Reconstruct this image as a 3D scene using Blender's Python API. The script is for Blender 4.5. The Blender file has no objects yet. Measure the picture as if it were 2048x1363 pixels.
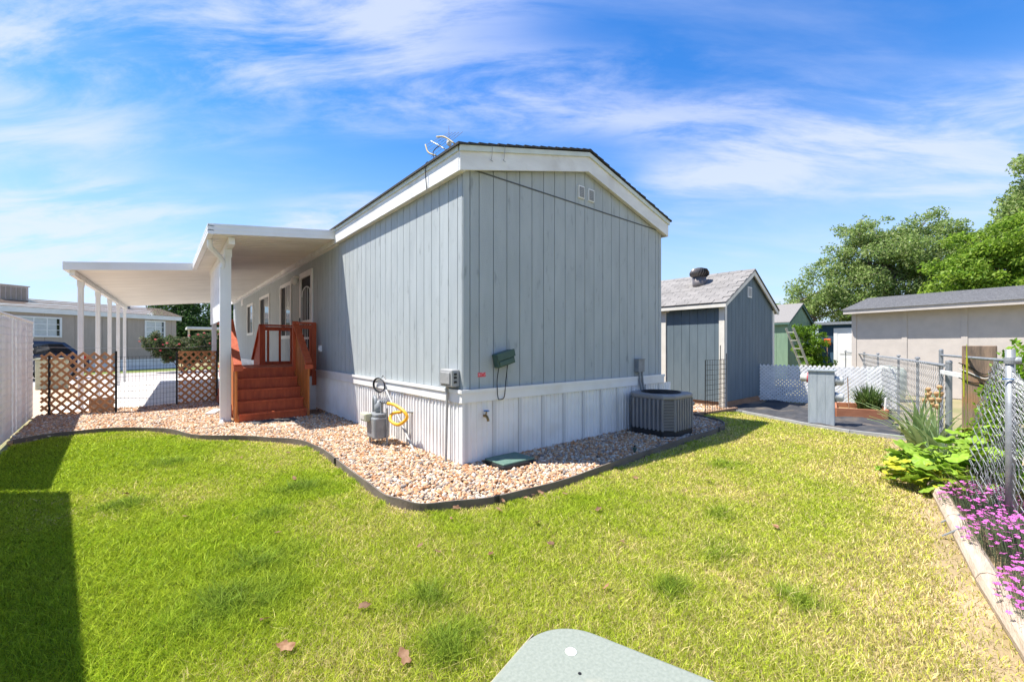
import bpy, math, random
import numpy as np
from mathutils import Matrix, Vector
random.seed(7); RNG = np.random.default_rng(7)
S = bpy.context.scene; COL = S.collection
R = math.radians
# ------------------------------------------------------------------ camera
cam = bpy.data.cameras.new('camera'); co = bpy.data.objects.new('camera', cam); COL.objects.link(co)
co.location = (-2.657, -4.037, 1.40); co.rotation_euler = (R(90), 0, R(49.94 - 90))
cam.sensor_width = 36; cam.lens = 36 * 837 / 2048; cam.shift_y = 10.5 / 2048
cam.clip_start = .02; cam.clip_end = 3000; S.camera = co
# ------------------------------------------------------------------ light and sky
LX, LY, LZ = .39, -.31, -1.0                       # direction the sunlight travels
EL = math.atan2(1, math.hypot(LX, LY)); AZ = math.atan2(-LY, -LX)
W = bpy.data.worlds.new('World'); S.world = W; W.use_nodes = True
nt = W.node_tree; nt.nodes.clear()
def wn(t): return nt.nodes.new(t)
wl = nt.links.new
sky = wn('ShaderNodeTexSky'); sky.sky_type = 'NISHITA'; sky.sun_disc = False
sky.sun_elevation = EL; sky.sun_rotation = R(90) - AZ
sky.air_density = 1.0; sky.dust_density = .2; sky.ozone_density = 1.6; sky.altitude = 1300
tc = wn('ShaderNodeTexCoord'); sp = wn('ShaderNodeSeparateXYZ'); wl(tc.outputs['Generated'], sp.inputs[0])
def wm(op, a, b=None):
    n = wn('ShaderNodeMath'); n.operation = op
    for i, v in enumerate((a, b)):
        if v is None: continue
        if isinstance(v, (int, float)): n.inputs[i].default_value = v
        else: wl(v, n.inputs[i])
    return n.outputs[0]
zc = wm('ADD', wm('MAXIMUM', sp.outputs['Z'], 0.0), .22)
px_, py_ = wm('DIVIDE', sp.outputs['X'], zc), wm('DIVIDE', sp.outputs['Y'], zc)
cb = wn('ShaderNodeCombineXYZ'); wl(px_, cb.inputs[0]); wl(py_, cb.inputs[1])
def cloud_noise(rot, sx, sy, scale, detail, rough, dist, off):
    m1 = wn('ShaderNodeMapping'); m1.inputs['Rotation'].default_value = (0, 0, R(rot)); wl(cb.outputs[0], m1.inputs[0])
    m2 = wn('ShaderNodeMapping'); m2.inputs['Scale'].default_value = (sx, sy, 1); m2.inputs['Location'].default_value = off; wl(m1.outputs[0], m2.inputs[0])
    n = wn('ShaderNodeTexNoise'); n.inputs['Scale'].default_value = scale; n.inputs['Detail'].default_value = detail
    n.inputs['Roughness'].default_value = rough; n.inputs['Distortion'].default_value = dist
    wl(m2.outputs[0], n.inputs['Vector']); return n.outputs['Fac']
def smooth(v, lo, hi):
    m = wn('ShaderNodeMapRange'); m.interpolation_type = 'SMOOTHSTEP'; wl(v, m.inputs[0])
    m.inputs[1].default_value = lo; m.inputs[2].default_value = hi; return m.outputs[0]
big = smooth(cloud_noise(47, .55, 1.25, .95, 3, .5, .3, (2.6, .75, 0)), .42, .60)
fine = smooth(cloud_noise(44, .8, 2.4, 2.1, 11, .63, .5, (7.1, 4.2, 0)), .34, .64)
veil = smooth(cloud_noise(38, .5, 1.6, 1.3, 8, .6, .5, (1.2, 8.8, 0)), .42, .80)
low = smooth(sp.outputs['Z'], .50, .0)
amt = wm('ADD', wm('MULTIPLY', wm('MULTIPLY', big, fine), 1.0), wm('MULTIPLY', veil, .40))
amt = wm('MULTIPLY', wm('MINIMUM', amt, 1.0), .74)
mx = wn('ShaderNodeMix'); mx.data_type = 'RGBA'; wl(amt, mx.inputs['Factor'])
hs = wn('ShaderNodeHueSaturation'); hs.inputs['Hue'].default_value = .506; hs.inputs['Saturation'].default_value = 1.36; hs.inputs['Value'].default_value = .85
wl(sky.outputs[0], hs.inputs['Color'])
mh = wn('ShaderNodeMix'); mh.data_type = 'RGBA'; wl(wm('MULTIPLY', low, .86), mh.inputs['Factor']); wl(hs.outputs[0], mh.inputs['A'])
mh.inputs['B'].default_value = (1.85, 2.45, 3.1, 1); wl(mh.outputs['Result'], mx.inputs['A'])
mx.inputs['B'].default_value = (2.6, 2.78, 3.5, 1)
bg = wn('ShaderNodeBackground'); bg.inputs['Strength'].default_value = .15
wo = wn('ShaderNodeOutputWorld'); wl(mx.outputs['Result'], bg.inputs[0]); wl(bg.outputs[0], wo.inputs[0])
sd = bpy.data.lights.new('sun', 'SUN'); sd.energy = 4.5; sd.angle = R(.5); sd.color = (1, .95, .87)
so = bpy.data.objects.new('sun', sd); COL.objects.link(so)
so.rotation_euler = Vector((LX, LY, LZ)).to_track_quat('-Z', 'Y').to_euler()
S.view_settings.view_transform = 'Standard'; S.view_settings.look = 'None'
S.view_settings.exposure = 1.15; S.view_settings.gamma = 1
S.render.engine = 'CYCLES'; S.cycles.use_denoising = True; S.cycles.max_bounces = 7
S.cycles.transparent_max_bounces = 12

# ------------------------------------------------------------------ materials
def mat(name, c1, c2=None, ns=6., st=(1, 1, 1), rough=.75, metal=0, bump=0, bs=60., bst=None, attr=False, trans=0,
        rnd=0, spec=.4, lo=.35, hi=.65, dist=0, bd=.01, c3=None, ns3=1.3, st3=(1, 1, 1), lo3=.52, hi3=.72):
    m = bpy.data.materials.new(name); m.use_nodes = True; t = m.node_tree; n = t.nodes; l = t.links.new
    P = n['Principled BSDF']; P.inputs['Roughness'].default_value = rough; P.inputs['Metallic'].default_value = metal
    P.inputs['Specular IOR Level'].default_value = spec
    geo = n.new('ShaderNodeNewGeometry')
    def noise(scale, stretch, d=6, ds=0):
        mp = n.new('ShaderNodeMapping'); mp.inputs['Scale'].default_value = stretch; l(geo.outputs['Position'], mp.inputs[0])
        z = n.new('ShaderNodeTexNoise'); z.inputs['Scale'].default_value = scale; z.inputs['Detail'].default_value = d
        z.inputs['Distortion'].default_value = ds; l(mp.outputs[0], z.inputs['Vector']); return z.outputs['Fac']
    def rng(f, a, b):
        r = n.new('ShaderNodeMapRange'); l(f, r.inputs[0]); r.inputs[1].default_value = a; r.inputs[2].default_value = b; return r.outputs[0]
    if attr:
        a = n.new('ShaderNodeAttribute'); a.attribute_name = 'Col'; col = a.outputs['Color']
    else:
        mixn = n.new('ShaderNodeMix'); mixn.data_type = 'RGBA'
        mixn.inputs['A'].default_value = (*c1, 1); mixn.inputs['B'].default_value = (*(c2 or tuple(v * .86 for v in c1)), 1)
        l(rng(noise(ns, st, 6, dist), lo, hi), mixn.inputs['Factor']); col = mixn.outputs['Result']
        if c3:
            m3 = n.new('ShaderNodeMix'); m3.data_type = 'RGBA'; l(col, m3.inputs['A']); m3.inputs['B'].default_value = (*c3, 1)
            l(rng(noise(ns3, st3, 5), lo3, hi3), m3.inputs['Factor']); col = m3.outputs['Result']
    if rnd:
        oi = n.new('ShaderNodeObjectInfo'); h = n.new('ShaderNodeHueSaturation')
        r = n.new('ShaderNodeMapRange'); l(oi.outputs['Random'], r.inputs[0]); r.inputs[3].default_value = 1 - rnd; r.inputs[4].default_value = 1 + rnd
        l(r.outputs[0], h.inputs['Value']); l(col, h.inputs['Color']); col = h.outputs['Color']
    l(col, P.inputs['Base Color'])
    if bump:
        b = n.new('ShaderNodeBump'); b.inputs['Strength'].default_value = bump; b.inputs['Distance'].default_value = bd
        l(noise(bs, bst or (1, 1, 1), 5), b.inputs['Height']); l(b.outputs[0], P.inputs['Normal'])
    if trans:
        tr = n.new('ShaderNodeBsdfTranslucent'); l(col, tr.inputs['Color']); ms = n.new('ShaderNodeMixShader')
        ms.inputs[0].default_value = trans; l(P.outputs[0], ms.inputs[1]); l(tr.outputs[0], ms.inputs[2])
        l(ms.outputs[0], n['Material Output'].inputs['Surface'])
    return m
M = {}
M['siding'] = mat('blue_grey_siding', (.402, .435, .438), (.356, .388, .393), ns=2.2, st=(3, 3, .7), c3=(.27, .295, .295), ns3=2.4, st3=(5, 5, 1.6), lo3=.60, hi3=.74, rough=.72, bump=.9, bs=38, bst=(1.3, 1.3, 2.6), rnd=.025, bd=.006)
M['groove'] = mat('siding_groove', (.10, .11, .12), rough=.9)
M['white'] = mat('white_paint', (.78, .78, .76), (.70, .70, .68), ns=3, rough=.5, bump=.15, bs=30, bd=.003)
M['fascia'] = mat('weathered_white_board', (.76, .755, .73), (.66, .65, .62), ns=2.5, st=(1, 1, 3), rough=.65, bump=.35, bs=22, bst=(1, 1, 5), c3=(.58, .56, .52), ns3=3.1, bd=.004)
M['vinyl'] = mat('white_vinyl_skirting', (.80, .80, .79), (.74, .74, .73), ns=3, rough=.45, c3=(.70, .68, .65), ns3=2.2)
M['alum'] = mat('white_aluminium', (.80, .80, .78), (.74, .735, .71), ns=2, rough=.38, c3=(.70, .68, .63), ns3=1.1)
M['pan'] = mat('cream_roof_pan', (.83, .79, .71), (.77, .73, .65), ns=2, rough=.5, rnd=.04)
M['drip'] = mat('pale_drip_edge', (.60, .64, .58), rough=.5)
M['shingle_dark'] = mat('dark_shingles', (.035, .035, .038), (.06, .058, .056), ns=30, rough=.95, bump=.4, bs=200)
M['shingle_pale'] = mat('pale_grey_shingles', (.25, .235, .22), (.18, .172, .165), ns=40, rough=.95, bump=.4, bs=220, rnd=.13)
M['shingle_grey'] = mat('grey_shingles', (.20, .20, .205), (.14, .14, .145), ns=25, st=(1, 1, 1), rough=.95, bump=.4, bs=200)
M['shingle_tan'] = mat('tan_shingles', (.30, .225, .18), (.22, .165, .135), ns=2.4, st=(1, 1, 4), rough=.95, dist=.6)
M['red'] = mat('redwood_stain', (.50, .10, .034), (.38, .066, .023), ns=4, st=(5, 5, 1), rough=.55, bump=.3, bs=30, bst=(4, 4, 1), rnd=.09, bd=.003)
M['orange'] = mat('redwood_stain_sunlit', (.56, .19, .045), (.45, .14, .032), ns=4, st=(5, 5, 1), rough=.55, bump=.3, bs=30, bst=(4, 4, 1), rnd=.12, bd=.003)  # same stain as the red; sunlit look of the stair sides put into the colour
M['lattice'] = mat('brown_lattice', (.62, .33, .15), (.53, .27, .12), ns=9, rough=.65, rnd=.08)
M['lattice_w'] = mat('white_lattice', (.82, .82, .81), rough=.45, rnd=.03)
M['black'] = mat('black_metal', (.012, .012, .013), rough=.45)
M['blackpl'] = mat('black_plastic', (.018, .019, .021), (.03, .03, .032), ns=9, rough=.5)
M['edging'] = mat('landscape_edging', (.12, .10, .085), (.18, .15, .125), ns=3.5, st=(1, 1, 3), rough=.7, bump=.3, bs=25)
M['ac'] = mat('grey_ac_paint', (.27, .26, .26), (.235, .226, .226), ns=5, rough=.42)
M['acdark'] = mat('ac_dark_gap', (.012, .014, .017), rough=.6)
M['chrome'] = mat('chrome', (.75, .74, .70), rough=.2, metal=1)
M['galv'] = mat('galvanised_steel', (.30, .315, .325), (.22, .235, .245), ns=14, rough=.5, metal=.3, bump=.1, bs=80)
M['wire'] = mat('galvanised_wire', (.30, .31, .32), (.20, .21, .22), ns=12, rough=.5, metal=.3)
M['greybox'] = mat('grey_enclosure', (.36, .36, .35), (.29, .29, .285), ns=8, rough=.5)
M['meter'] = mat('grey_meter_paint', (.25, .265, .275), (.20, .21, .22), ns=9, rough=.45)
M['yellow'] = mat('yellow_gas_hose', (.80, .42, .03), (.72, .36, .02), ns=20, rough=.4)
M['greenpl'] = mat('dark_green_plastic', (.04, .085, .07), (.055, .105, .088), ns=6, rough=.45)
M['brass'] = mat('brass', (.30, .20, .08), rough=.45, metal=.8)
M['bluepl'] = mat('blue_handle', (.03, .16, .42), rough=.4)
M['tag'] = mat('red_tag', (.66, .07, .09), (.75, .35, .36), ns=55, rough=.6, lo=.5, hi=.62)
M['shedblue'] = mat('slate_blue_siding', (.135, .178, .205), (.112, .152, .178), ns=2.2, st=(3, 3, .7), rough=.72, bump=.5, bs=26, bst=(5, 5, 1), rnd=.03, bd=.006)
M['shedcream'] = mat('cream_trim', (.74, .71, .64), (.66, .63, .56), ns=4, rough=.6)
M['bare'] = mat('bare_timber', (.36, .22, .14), (.28, .165, .10), ns=5, st=(1, 1, 5), rough=.8, bump=.3, bs=30)
M['turbine'] = mat('brown_turbine_metal', (.15, .13, .12), (.18, .16, .15), ns=9, rough=.42, metal=.4)
M['green'] = mat('sage_green_siding', (.20, .30, .20), (.17, .26, .175), ns=3, st=(3, 3, .7), rough=.75, rnd=.02)
M['greentrim'] = mat('dark_green_trim', (.07, .14, .115), rough=.7)
M['tan'] = mat('tan_wall', (.50, .45, .405), (.455, .41, .37), ns=5, rough=.8, bump=.3, bs=60, rnd=.015)
M['navy'] = mat('navy_wall', (.03, .075, .12), rough=.7)
M['gwall'] = mat('neighbour_grey_wall', (.43, .355, .30), (.39, .325, .275), ns=2, st=(4, 4, 1), rough=.8, rnd=.02)
M['glass'] = mat('window_glass', (.02, .022, .025), rough=.03, spec=.9)
M['screen'] = mat('dark_insect_screen', (.02, .02, .021), rough=.8)
M['blind'] = mat('pale_blind', (.55, .58, .58), rough=.25, spec=.6)
M['concrete'] = mat('concrete', (.56, .53, .50), (.50, .47, .44), ns=1.5, rough=.85, bump=.15, bs=60)
M['asphalt'] = mat('pale_road', (.40, .36, .34), (.35, .32, .30), ns=2, rough=.9)
M['paver'] = mat('tan_paver', (.50, .38, .27), (.44, .33, .23), ns=10, rough=.85, bump=.2, bs=90)
M['fabric'] = mat('black_weed_fabric', (.035, .036, .040), (.06, .06, .063), ns=5, rough=.75, bump=.8, bs=4, bd=.05, c3=(.14, .115, .09), ns3=2.6)
M['soil'] = mat('lawn_soil', (.33, .245, .14), (.26, .20, .10), ns=3, rough=1, bump=.5, bs=60, c3=(.46, .34, .22), ns3=1.1)
M['ground'] = mat('dry_ground', (.20, .19, .085), (.28, .23, .13), ns=.8, rough=1, bump=.3, bs=20)
M['gravelbase'] = mat('gravel_base', (.25, .165, .11), (.38, .28, .20), ns=40, rough=1, bump=1, bs=45, bd=.03)
M['pebble'] = mat('pebbles', (1, 1, 1), attr=True, rough=.8)
M['grass'] = mat('grass_blades', (1, 1, 1), attr=True, rough=.6, trans=.36, spec=.2)
M['leaf'] = mat('leaves', (1, 1, 1), attr=True, rough=.5, trans=.48, spec=.25)
M['bark'] = mat('bark', (.10, .08, .065), (.16, .13, .11), ns=6, st=(3, 3, .6), rough=.95, bump=.6, bs=14, bst=(3, 3, .7))
M['weath'] = mat('weathered_timber', (.26, .18, .125), (.13, .095, .072), ns=3.2, st=(4, 4, .55), rough=.9, bump=.7, bs=12, bst=(5, 5, .6), c3=(.34, .17, .07), ns3=3.2, dist=1.2)
M['log'] = mat('bleached_timber', (.50, .41, .32), (.38, .30, .22), ns=5, st=(1.2, 6, 6), rough=.9, bump=.6, bs=16, bst=(1, 7, 7))
M['pedbox'] = mat('grey_blue_boards', (.36, .40, .43), (.30, .34, .37), ns=4, st=(4, 4, .8), rough=.75, bump=.3, bs=30, bst=(4, 4, .7), rnd=.03)
M['planter'] = mat('reddish_planter_wood', (.40, .165, .085), (.33, .13, .065), ns=5, st=(1, 1, 5), rough=.75, bump=.3, bs=25)
M['meterglass'] = mat('meter_glass', (.55, .56, .53), rough=.08, spec=.7)
M['tbox'] = mat('pale_green_utility_paint', (.25, .275, .235), (.205, .23, .195), ns=140, rough=.55, bump=.35, bs=170, bd=.002, c3=(.36, .345, .27), ns3=7, lo3=.6, hi3=.75)
M['rust'] = mat('rust_edge', (.40, .26, .13), (.33, .36, .30), ns=9, rough=.8)
M['whitepl'] = mat('white_plastic', (.82, .82, .80), rough=.4)
M['carpaint'] = mat('dark_blue_car_paint', (.012, .022, .055), rough=.12, spec=.7)
M['tyre'] = mat('tyre', (.015, .015, .015), rough=.8)
M['taillight'] = mat('red_tail_light', (.5, .01, .01), rough=.15)
M['utilgreen'] = mat('beige_green_box', (.46, .47, .33), rough=.6)
M['orange_t'] = mat('orange_plastic', (.75, .13, .03), rough=.5)
M['deadleaf'] = mat('dry_leaf', (.17, .08, .035), (.34, .20, .12), ns=30, rough=.85, rnd=.4, trans=.2)
M['petal'] = mat('pink_petals', (.78, .22, .62), (.64, .12, .50), ns=30, rough=.6, rnd=.15, trans=.3)
M['irisflower'] = mat('withered_iris', (.62, .40, .20), (.50, .30, .15), ns=20, rough=.8, trans=.25)
M['mat'] = mat('dark_door_mat', (.06, .062, .065), (.10, .10, .10), ns=30, rough=.95, bump=.5, bs=150)
M['rope'] = mat('pale_string', (.62, .60, .56), rough=.8)
M['alladder'] = mat('aluminium_ladder', (.50, .49, .42), (.40, .39, .30), ns=8, rough=.5, metal=.3)
def vent_mat():
    m = mat('perforated_vinyl', (.80, .80, .79), rough=.45); t = m.node_tree; n = t.nodes; l = t.links.new
    g = n.new('ShaderNodeNewGeometry'); mp = n.new('ShaderNodeMapping'); mp.inputs['Scale'].default_value = (62, 62, 62)
    l(g.outputs['Position'], mp.inputs[0]); ck = n.new('ShaderNodeTexChecker'); ck.inputs['Scale'].default_value = 1
    ck.inputs['Color1'].default_value = (.80, .80, .79, 1); ck.inputs['Color2'].default_value = (.42, .42, .42, 1)
    l(mp.outputs[0], ck.inputs['Vector']); l(ck.outputs['Color'], n['Principled BSDF'].inputs['Base Color']); return m
M['perf'] = vent_mat()

# ------------------------------------------------------------------ mesh helpers
class MB:
    def __init__(s): s.v = []; s.f = []
    def add(s, vs, fs):
        b = len(s.v); s.v += [tuple(p) for p in vs]; s.f += [tuple(b + i for i in q) for q in fs]; return s
    def box(s, x0, x1, y0, y1, z0, z1):
        return s.add([(x0, y0, z0), (x1, y0, z0), (x1, y1, z0), (x0, y1, z0), (x0, y0, z1), (x1, y0, z1), (x1, y1, z1), (x0, y1, z1)],
                     [(3, 2, 1, 0), (4, 5, 6, 7), (0, 1, 5, 4), (1, 2, 6, 5), (2, 3, 7, 6), (3, 0, 4, 7)])
    def beam(s, p, q, w, h, up=(0, 0, 1)):
        p, q = Vector(p), Vector(q); d = (q - p).normalized(); u = Vector(up)
        a = d.cross(u)
        if a.length < 1e-4: a = d.cross(Vector((1, 0, 0)))
        a.normalize(); b = a.cross(d).normalized(); a *= w / 2; b *= h / 2
        vs = [p - a - b, p + a - b, p + a + b, p - a + b, q - a - b, q + a - b, q + a + b, q - a + b]
        return s.add(vs, [(0, 1, 2, 3), (7, 6, 5, 4), (0, 4, 5, 1), (1, 5, 6, 2), (2, 6, 7, 3), (3, 7, 4, 0)])
    def tube(s, pts, r, n=8, cap=True):
        pts = [Vector(p) for p in pts]; rs = r if isinstance(r, (list, tuple)) else [r] * len(pts)
        base = len(s.v); prev = None
        for i, p in enumerate(pts):
            d = (pts[min(i + 1, len(pts) - 1)] - pts[max(i - 1, 0)])
            d = d.normalized() if d.length > 1e-9 else Vector((0, 0, 1))
            if prev is None:
                a = d.orthogonal().normalized()
            else:
                a = prev - d * prev.dot(d); a = a.normalized() if a.length > 1e-6 else d.orthogonal().normalized()
            prev = a; b = d.cross(a)
            for k in range(n):
                t = 2 * math.pi * k / n; s.v.append(tuple(p + (a * math.cos(t) + b * math.sin(t)) * rs[i]))
        for i in range(len(pts) - 1):
            for k in range(n):
                s.f.append((base + i * n + k, base + i * n + (k + 1) % n, base + (i + 1) * n + (k + 1) % n, base + (i + 1) * n + k))
        if cap:
            s.f.append(tuple(base + k for k in range(n - 1, -1, -1))); e = base + (len(pts) - 1) * n; s.f.append(tuple(e + k for k in range(n)))
        return s
    def lathe(s, c, prof, n=24, axis='z'):
        base = len(s.v)
        for r, h in prof:
            for k in range(n):
                t = 2 * math.pi * k / n; q = (r * math.cos(t), r * math.sin(t), h)
                if axis == 'x': q = (h, r * math.cos(t), r * math.sin(t))
                if axis == 'y': q = (r * math.cos(t), h, r * math.sin(t))
                s.v.append((c[0] + q[0], c[1] + q[1], c[2] + q[2]))
        for i in range(len(prof) - 1):
            for k in range(n):
                s.f.append((base + i * n + k, base + i * n + (k + 1) % n, base + (i + 1) * n + (k + 1) % n, base + (i + 1) * n + k))
        s.f.append(tuple(base + k for k in range(n))); e = base + (len(prof) - 1) * n; s.f.append(tuple(e + k for k in range(n)))
        return s
    def prism(s, poly, ax, a0, a1):
        """poly: 2D points; ax: axis the prism runs along ('x': poly is (y,z); 'y': (x,z); 'z': (x,y))"""
        n = len(poly)
        def P(u, v, a): return {'x': (a, u, v), 'y': (u, a, v), 'z': (u, v, a)}[ax]
        vs = [P(u, v, a0) for u, v in poly] + [P(u, v, a1) for u, v in poly]
        fs = [tuple(range(n - 1, -1, -1)), tuple(range(n, 2 * n))] + [(i, (i + 1) % n, n + (i + 1) % n, n + i) for i in range(n)]
        return s.add(vs, fs)
    def rbox(s, x0, x1, y0, y1, z0, z1, r, n=4):
        pts = []
        for cx, cy, t0 in ((x1 - r, y1 - r, 0), (x0 + r, y1 - r, 90), (x0 + r, y0 + r, 180), (x1 - r, y0 + r, 270)):
            for k in range(n + 1):
                t = R(t0 + 90 * k / n); pts.append((cx + r * math.cos(t), cy + r * math.sin(t)))
        return s.prism(pts, 'z', z0, z1)
    def mesh(s, name, m, smooth=False):
        me = bpy.data.meshes.new(name); me.from_pydata(s.v, [], s.f); me.materials.append(M[m] if isinstance(m, str) else m)
        me.validate(); fix_normals(me)
        if smooth: me.polygons.foreach_set('use_smooth', [True] * len(me.polygons))
        return me
    def build(s, name, m, parent=None, smooth=False, bevel=0):
        return link(name, s.mesh(name, m, smooth), parent, bevel)
def fix_normals(me):
    import bmesh
    b = bmesh.new(); b.from_mesh(me); bmesh.ops.recalc_face_normals(b, faces=b.faces); b.to_mesh(me); b.free()
def world_of(o):
    m = o.matrix_basis.copy()
    return (world_of(o.parent) @ o.matrix_parent_inverse @ m) if o.parent else m
def link(name, me, parent=None, bevel=0, loc=None, rot=None):
    o = bpy.data.objects.new(name, me); COL.objects.link(o)
    if loc is not None: o.location = loc
    if rot is not None: o.rotation_euler = rot
    if parent is not None: o.parent = parent; o.matrix_parent_inverse = world_of(parent).inverted()
    if bevel:
        b = o.modifiers.new('b', 'BEVEL'); b.width = bevel; b.segments = 2; b.limit_method = 'ANGLE'; b.angle_limit = R(40)
    return o
def tag(o, label, cat, group=None):
    o['label'] = label; o['category'] = cat
    if group: o['group'] = group
    return o
def thing(name, label, cat, loc=(0, 0, 0), group=None, rz=0):
    o = bpy.data.objects.new(name, None); COL.objects.link(o); o.location = loc; o.rotation_euler = (0, 0, rz); o.empty_display_size = .1
    return tag(o, label, cat, group)
def struct(o): o['kind'] = 'structure'; return o
def stuff(o): o['kind'] = 'stuff'; return o
def sheet(name, poly, z, m):
    mb = MB(); mb.add([(x, y, z) for x, y in poly], [tuple(range(len(poly)))]); o = mb.build(name, m); return struct(o)
def np_mesh(name, verts, faces, m, cols=None, smooth=False):
    """verts (N,3), faces (F,k) of one size, cols (N,3) per vertex"""
    me = bpy.data.meshes.new(name); nv, (nf, k) = len(verts), faces.shape
    me.vertices.add(nv); me.vertices.foreach_set('co', np.ascontiguousarray(verts, dtype=np.float32).ravel())
    me.loops.add(nf * k); me.loops.foreach_set('vertex_index', np.ascontiguousarray(faces, dtype=np.int32).ravel())
    me.polygons.add(nf); me.polygons.foreach_set('loop_start', np.arange(0, nf * k, k, dtype=np.int32))
    me.update(calc_edges=True); me.materials.append(M[m])
    if cols is not None:
        a = me.color_attributes.new('Col', 'FLOAT_COLOR', 'POINT')
        a.data.foreach_set('color', np.concatenate([cols, np.ones((nv, 1))], 1).astype(np.float32).ravel())
    if smooth: me.polygons.foreach_set('use_smooth', np.ones(nf, dtype=bool))
    return me
def vnoise(x, y, s, seed):
    g = np.random.default_rng(seed).random((64, 64)); x = (x * s) % 63; y = (y * s) % 63
    i, j = x.astype(int), y.astype(int); u, v = x - i, y - j; u = u * u * (3 - 2 * u); v = v * v * (3 - 2 * v)
    return (g[i, j] * (1 - u) + g[i + 1, j] * u) * (1 - v) + (g[i, j + 1] * (1 - u) + g[i + 1, j + 1] * u) * v
def inpoly(px, py, poly):
    r = np.zeros(len(px), bool); n = len(poly)
    for i in range(n):
        x0, y0 = poly[i]; x1, y1 = poly[i - 1]
        c = ((y0 > py) != (y1 > py)) & (px < (x1 - x0) * (py - y0) / ((y1 - y0) or 1e-9) + x0); r ^= c
    return r
def segdist(px, py, line):
    d = np.full(len(px), 1e9)
    for (x0, y0), (x1, y1) in zip(line, line[1:]):
        L = (x1 - x0) ** 2 + (y1 - y0) ** 2; t = np.clip(((px - x0) * (x1 - x0) + (py - y0) * (y1 - y0)) / L, 0, 1)
        d = np.minimum(d, np.hypot(px - x0 - t * (x1 - x0), py - y0 - t * (y1 - y0)))
    return d
def curve(pts, n=6):
    """Catmull-Rom through points"""
    P = [Vector(p) for p in pts]; P = [2 * P[0] - P[1]] + P + [2 * P[-1] - P[-2]]; out = []
    for i in range(1, len(P) - 2):
        a, b, c, d = P[i - 1:i + 3]
        for k in range(n):
            t = k / n; out.append(.5 * ((2 * b) + (c - a) * t + (2 * a - 5 * b + 4 * c - d) * t * t + (3 * b - a - 3 * c + d) * t ** 3))
    out.append(P[-2]); return out

# ------------------------------------------------------------------ ground
struct(MB().add([(-900, -900, -.03), (900, -900, -.03), (900, 900, -.03), (-900, 900, -.03)], [(0, 1, 2, 3)]).build('ground', 'ground'))
EDGE = [(-4.24, 5.02), (-3.79, 5.38), (-3.09, 5.22), (-2.6, 4.71), (-2.2, 3.74), (-1.54, 3.04), (-1.16, 2.42), (-1.06, 1.8), (-1.09, .57),
        (-1.12, -.25), (-1.08, -.62), (-.93, -.88), (-.55, -1.06), (-.04, -1.17), (.85, -1.16), (2.07, -1.07), (3.51, -1.02), (4.45, -.97), (4.95, -.78), (5.22, -.42), (5.36, -.05)]
EC = [(p.x, p.y) for p in curve([(x, y, 0) for x, y in EDGE], 5)]
BED = [(6.7, -.36), (5.98, -1.72), (5.76, -2.4), (5.82, -3.1)]
LAWN = EC + [(6.0, .05)] + BED + [(5.3, -3.25), (4.3, -3.25), (3.24, -3.54), (2.07, -3.76), (.98, -3.95), (.23, -4.10), (-1.2, -4.45), (-2.5, -5.6), (-3.55, -5.6), (-4.2, 4.0)]
sheet('lawn_soil', LAWN, 0, 'soil')
GRAVEL = EC + [(5.6, .4), (4.2, .6), (.2, .6), (.2, 8.9), (-1.5, 8.85), (-4.5, 8.25), (-4.3, 5.0)]
sheet('gravel_bed_base', GRAVEL, .006, 'gravelbase')
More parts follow.
